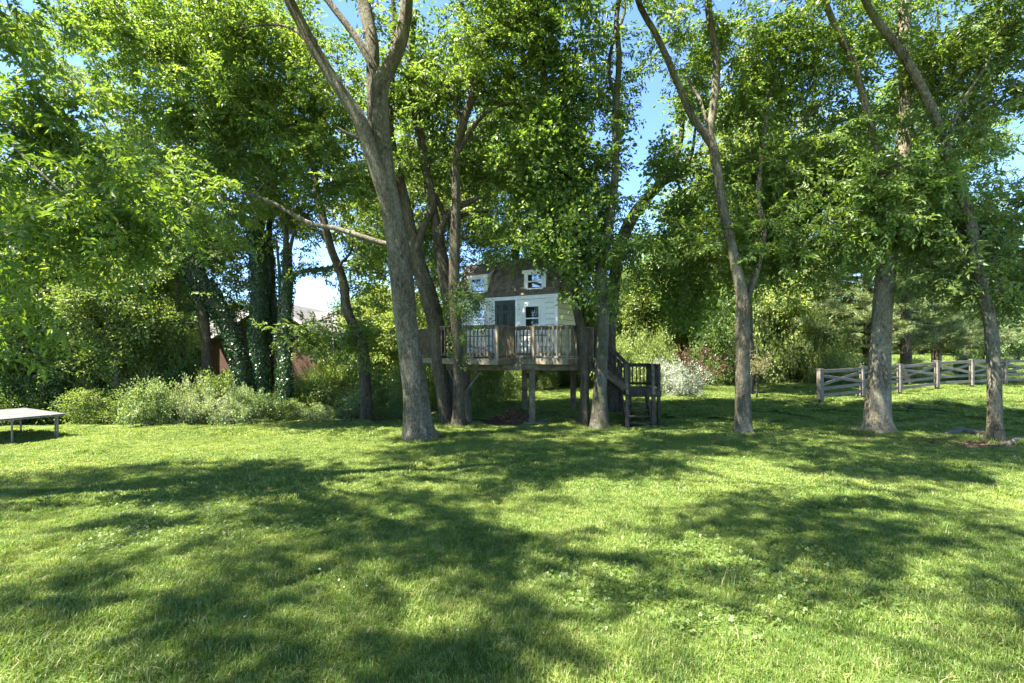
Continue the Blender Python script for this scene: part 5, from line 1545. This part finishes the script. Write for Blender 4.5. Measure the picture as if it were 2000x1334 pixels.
for t_ in TREES:
    if t_.location.y < 16.2:
        n_ = 46
        a_ = rng.uniform(0, 6.28, n_); r_ = rng.uniform(.26, .75, n_) * (1.5 if t_.location.x < -2 and t_.location.y < 13 or abs(t_.location.x - 10.2) < .6 else 1)
        tb_.append(np.column_stack([t_.location.x + np.cos(a_) * r_, t_.location.y + np.sin(a_) * r_]))
tb_ = np.concatenate(tb_); n_ = len(tb_)
scatter('grass', gT, np.column_stack([tb_, ground(tb_[:, 0], tb_[:, 1])]), rng.uniform(0, 6, n_), rng.uniform(.7, 1.5, n_), tilt_of(tb_[:, 0], tb_[:, 1]), 'longer untrimmed grass around the feet of the trunks')
# bare fallen branches lying on the deck
fb = MB()
def twigs(p, d, L, r, depth):
    q = [p]; n_ = 5
    for k in range(n_):
        d = d + rng.normal(size=3) * .16; d /= np.linalg.norm(d); p = p + d * L / n_; q.append(p)
        if depth < 3 and k > 0 and rng.uniform() < .8:
            e = d + rng.normal(size=3) * .7; twigs(p, e / np.linalg.norm(e), L * .5, r * .55, depth + 1)
    fb.tube(q, np.linspace(r, r * .4, len(q)), 5)
twigs(np.array([-1.35, 15.0, ZD + .38]), np.array([.95, .05, -.2]), 1.1, .022, 0)
twigs(np.array([-1.3, 15.1, ZD + .05]), np.array([.8, 0, .5]), .9, .012, 0)
twigs(np.array([-.9, 15.0, ZD + .05]), np.array([-.3, 0, .8]), .8, .010, 1)
twigs(np.array([-.2, 15.7, ZD + .03]), np.array([.8, 0, .25]), .7, .008, 1)
tag(fb.build('fallen_branch', M['twig']), 'tangle of bare dead branches lying on the deck behind the railing', 'branch')
# creeper on the slim trunk by the railing
c0 = np.column_stack([rng.normal(size=26) * .13 - 1.55, 14.6 + rng.normal(size=26) * .12, rng.uniform(1.2, 3.6, 26)])
c0 = np.vstack([c0, np.column_stack([rng.normal(size=16) * .25 - 1.22, 14.6 + rng.normal(size=16) * .15, 2.95 + rng.normal(size=16) * .32])])
skl = np.array([[-1.6, 14.7, z_, .05] for z_ in np.linspace(1.2, 3.6, 12)])
cr = empty('climbing_vine', (-1.55, 14.6, 1.27), 'dark leafy vine climbing the slim trunk beside the playhouse window', 'vine')
(bv, bf), (V, Fx, r) = grow_crown(skl, c0, SIM, 4, .25, .62, respect=False)
link('stems', mesh_np('stems', bv, bf, 4), M['twig'], cr); link('foliage', mesh_np('foliage', V, Fx, 3, r), M['leaf_dark'], cr)

# ------------------------------------------------------------------ crossbuck fence
FP = [(1602, 19.0), (1684, 20.15), (1757, 21.25), (1830, 22.1), (1898, 22.9), (1963, 23.8), (2028, 24.7), (2092, 25.6)]
fpos = [np.array([(px - 1000) / F * D, D]) for px, D in FP]
fence = empty('fence', (*fpos[0], gz(*fpos[0])), 'taupe wooden paddock fence with crossed boards running along the right lawn', 'fence')
def fpart(name, a, b, wd, th):
    mb = MB(); mb.bar(a, b, wd, th); mb.build(name, M['fence'], fence, bevel=.004)
for i, p in enumerate(fpos):
    z0 = gz(*p); d = (fpos[min(i + 1, len(fpos) - 1)] - fpos[max(i - 1, 0)]); d /= np.linalg.norm(d)
    ax = ((d[0], d[1], 0), (d[1], -d[0], 0), (0, 0, 1)); hw = .11 if i == 0 else .07
    mb = MB(); mb.box((p[0], p[1], z0 + .70), (hw, .075, .60), ax); fpo = mb.build('post', M['fence'], fence, bevel=.006)
    mb = MB(); mb.box((p[0], p[1], z0 + .04), (.05, .05, .09), ax); mb.build('post_foot', M['dirtwood'], fence)
    mb = MB(); mb.box((p[0], p[1], z0 + 1.315), (hw + .015, .09, .014), ax); mb.build('post_cap', M['fence'], fence)
for i in range(len(fpos) - 1):
    p, q = fpos[i], fpos[i + 1]; d = (q - p) / np.linalg.norm(q - p); nrm = np.array([d[1], -d[0]])
    if nrm[1] > 0: nrm = -nrm
    a = p + d * (.115 if i == 0 else .072); b = q - d * .072; za, zb = gz(*p), gz(*q)
    def fr(o, h0, h1, th, nm='fence_board'):
        fpart(nm, (a[0] + nrm[0] * o, a[1] + nrm[1] * o, za + h0), (b[0] + nrm[0] * o, b[1] + nrm[1] * o, zb + h1), .024, th)
    j = lambda: random.uniform(-.018, .018)
    fr(0, 1.21 + j(), 1.21 + j(), .13); fr(0, .56 + j(), .56 + j(), .12); fr(0, .28 + j(), .28 + j(), .12)
    fr(.014, 1.07 + j(), .70 + j(), .11); fr(-.014, .70 + j(), 1.07 + j(), .11)

# ------------------------------------------------------------------ pale table at the left edge
tb = empty('table', (-13.6, 12.9, gz(-13.6, 12.9)), 'long low table with pale grey top and slim metal legs, left edge of the lawn', 'table')
r0 = np.array([-12.05, 13.15]); r1 = np.array([-12.8, 11.75]); e1 = (r1 - r0) / np.linalg.norm(r1 - r0); e2 = np.array([-e1[1], e1[0]])
if e2[0] > 0: e2 = -e2
LT, WT = 2.74, np.linalg.norm(r1 - r0); ZT_ = -.20
ctr = (r0 + r1) / 2 + e2 * LT / 2
axt = ((e2[0], e2[1], 0), (e1[0], e1[1], 0), (0, 0, 1))
mb = MB(); mb.box((*ctr, ZT_), (LT / 2, WT / 2, .007), axt); mb.build('table_top', M['table'], tb, bevel=.004)
for s in (0, 1):
    mb = MB(); mb.box((*(r0 + e1 * WT * s + e2 * LT / 2 + e1 * (.012 if s == 0 else -.012)), ZT_ - .035), (LT / 2 - .03, .012, .015), axt); mb.build('apron', M['metal_grey'], tb)
for s in (0, 1):
    mb = MB(); mb.box((*(r0 + e1 * WT / 2 + e2 * (.03 + s * (LT - .06))), ZT_ - .035), (.012, WT / 2 - .03, .015), axt); mb.build('apron', M['metal_grey'], tb)
for (t, u) in ((.10, .06), (.10, .20), (.66, .06), (.66, 2.5), (.10, 2.5), (.95, .1)):
    p = r0 + e1 * WT * t + e2 * u; g = gz(*p) - .02
    mb = MB(); mb.box((p[0], p[1], (g + ZT_ - .012) / 2), (.017, .017, (ZT_ - .012 - g) / 2), axt); mb.build('leg', M['metal_grey'], tb)

# ------------------------------------------------------------------ lawn spotlights
def spot(px, py, label):
    X, Y = W(px, py); g = gz(X, Y)
    t = empty('garden_spotlight', (X, Y, g), label, 'garden light', 'garden spotlights on the lawn')
    mb = MB(); mb.tube([(X, Y, g - .05), (X, Y, g + .07)], [.010, .010], 8); mb.build('stake', M['metal_black'], t)
    d = np.array([.5, -.1, .55]); d /= np.linalg.norm(d); c = np.array([X, Y, g + .09])
    mb = MB(); mb.tube([c - d * .05, c - d * .03, c + d * .05, c + d * .085], [.022, .04, .045, .055], 12); mb.build('lamp_head', M['metal_black'], t)
spot(1672, 778, 'black garden spotlight in the grass just left of the broad trunk')
spot(1777, 801, 'black garden spotlight in the grass right of the broad trunk')

# ------------------------------------------------------------------ exposed roots on the right
def rootlog(name, pts, label):
    q = []
    for px, py, r_ in pts:
        X, Y = W(px, py); q.append([X, Y, gz(X, Y) - r_ * .12, r_])
    me, _ = stem_mesh(name, np.array(q), 14, False, lump=.17, seed=int(pts[0][0]))
    o_ = link(name, me, M['bark_pale']); tag(o_, label, 'root', 'surface roots'); return o_
rootlog('surface_root', [(1838, 852, .05), (1862, 846, .09), (1885, 843, .13), (1910, 848, .15), (1938, 858, .14)], 'thick gnarled root humping out of the earth left of the rightmost trunk')
rootlog('surface_root', [(1950, 868, .05), (1968, 869, .10), (1986, 862, .09), (2015, 850, .06)], 'thick root running right from the rightmost trunk')
rootlog('surface_root', [(1700, 838, .14), (1680, 838, .10), (1664, 842, .06), (1650, 846, .02)], 'pale root reaching left from the broad trunk')
rootlog('surface_root', [(1735, 836, .14), (1752, 836, .10), (1768, 834, .06), (1785, 835, .02)], 'pale root reaching right from the broad trunk')

# ------------------------------------------------------------------ neighbour brick house
def brickmat():
    m, nt = new_mat('brick_wall')
    tc = nt.nodes.new('ShaderNodeTexCoord').outputs['Object']
    sep = nt.nodes.new('ShaderNodeSeparateXYZ'); nt.links.new(tc, sep.inputs[0])
    comb = nt.nodes.new('ShaderNodeCombineXYZ')
    nt.links.new(add_(nt, sep.outputs[0], sep.outputs[1]), comb.inputs[0]); nt.links.new(sep.outputs[2], comb.inputs[1])
    b = nt.nodes.new('ShaderNodeTexBrick'); nt.links.new(comb.outputs[0], b.inputs['Vector'])
    b.inputs['Scale'].default_value = 1; b.inputs['Brick Width'].default_value = .22; b.inputs['Row Height'].default_value = .075; b.inputs['Mortar Size'].default_value = .010
    b.inputs['Color1'].default_value = (.12, .055, .024, 1); b.inputs['Color2'].default_value = (.08, .038, .018, 1); b.inputs['Mortar'].default_value = (.10, .08, .06, 1)
    pr = N(nt, 'ShaderNodeBsdfPrincipled'); pr.inputs['Roughness'].default_value = .9; nt.links.new(b.outputs[0], pr.inputs['Base Color'])
    o = nt.nodes.new('ShaderNodeOutputMaterial'); nt.links.new(pr.outputs[0], o.inputs[0]); return m
M['brickwall'] = brickmat()
M['roof_far'] = solid_mat('pale_shingles', [(.3, (.075, .068, .06)), (.7, (.12, .11, .10))], 3, .95, .004, 60)
HD = 31.0
xl, xr, xp = (420 - 1000) / F * HD, (634 - 1000) / F * HD, (532 - 1000) / F * HD
zg = gz(xp, HD) - .3
ze = ZC - (658 - HY) / F * HD; zp = ZC - (590 - HY) / F * HD
bh = empty('brick_house', (xp, HD, zg), 'single-storey red brick house with pale grey gable roof seen through the trees', 'house')
mb = MB(); dep = 9.0
mb.prism([(xl + .3, HD, zg), (xr - .3, HD, zg), (xr - .3, HD, ze), (xp, HD, zp - .12), (xl + .3, HD, ze)], (0, dep, 0)); mb.build('wall', M['brickwall'], bh)
mb = MB(); xw = (700 - 1000) / F * 34
mb.box(((xr + xw) / 2, HD + 4.2, (zg + ze - .05) / 2), ((xw - xr) / 2 + .3, 2.0, (ze - .05 - zg) / 2)); mb.build('wall', M['brickwall'], bh)
for sgn, xe in ((-1, xl), (1, xr)):
    mb = MB(); mb.prism([(xe, HD - .45, ze - .1), (xp, HD - .45, zp), (xp, HD - .45, zp + .14), (xe, HD - .45, ze + .04)], (0, dep + .9, 0)); mb.build('roof', M['roof_far'], bh)
    mb = MB(); mb.prism([(xe, HD - .50, ze - .16), (xp, HD - .50, zp - .06), (xp, HD - .50, zp + .10), (xe, HD - .50, ze + .0)], (0, .04, 0)); mb.build('rake_board', M['trim'], bh)
mb = MB(); zr2 = zp - .25   # wing roof on the right
mb.prism([(xp + .6, HD + 1.7, ze - .08), (xp + .6, HD + 4.6, zr2), (xp + .6, HD + 7.4, ze - .08)], (xw - xp + .2, 0, 0)); rf2 = mb.build('roof', M['roof_far'], bh)
mb = MB(); xa = (361 - 1000) / F * 34
mb.prism([(xa, HD + 2.0, ze + .15), (xa, HD + 4.6, zr2), (xa, HD + 7.4, ze)], (xl - xa + .6, 0, 0)); mb.build('roof', M['roof_far'], bh)
mb = MB(); mb.box(((xa + xl) / 2 + .2, HD + 4.4, (zg + ze) / 2), ((xl - xa) / 2, 2.0, (ze - zg) / 2)); mb.build('wall', M['brickwall'], bh)
mb = MB(); sx = (628 - 1000) / F * 34; mb.bar((sx - .35, HD + 2.75, ze + .52), (sx + .35, HD + 2.75, ze + .52), .5, .06, (0, -.4, .9)); mb.build('skylight', M['glass'], bh)
mb = MB(); dx = xr + .2; mb.box((dx, HD + .9, (zg + ze) / 2), (.05, .05, (ze - zg) / 2 - .05)); mb.build('downspout', M['trim'], bh)
mb = MB(); mb.box(((xr + xw) / 2, HD + 1.75, ze - .1), ((xw - xr) / 2 + .2, .05, .07)); mb.build('gutter', M['trim'], bh)

print('LEAVES', LEAVES[0], 'objects', len(bpy.data.objects))
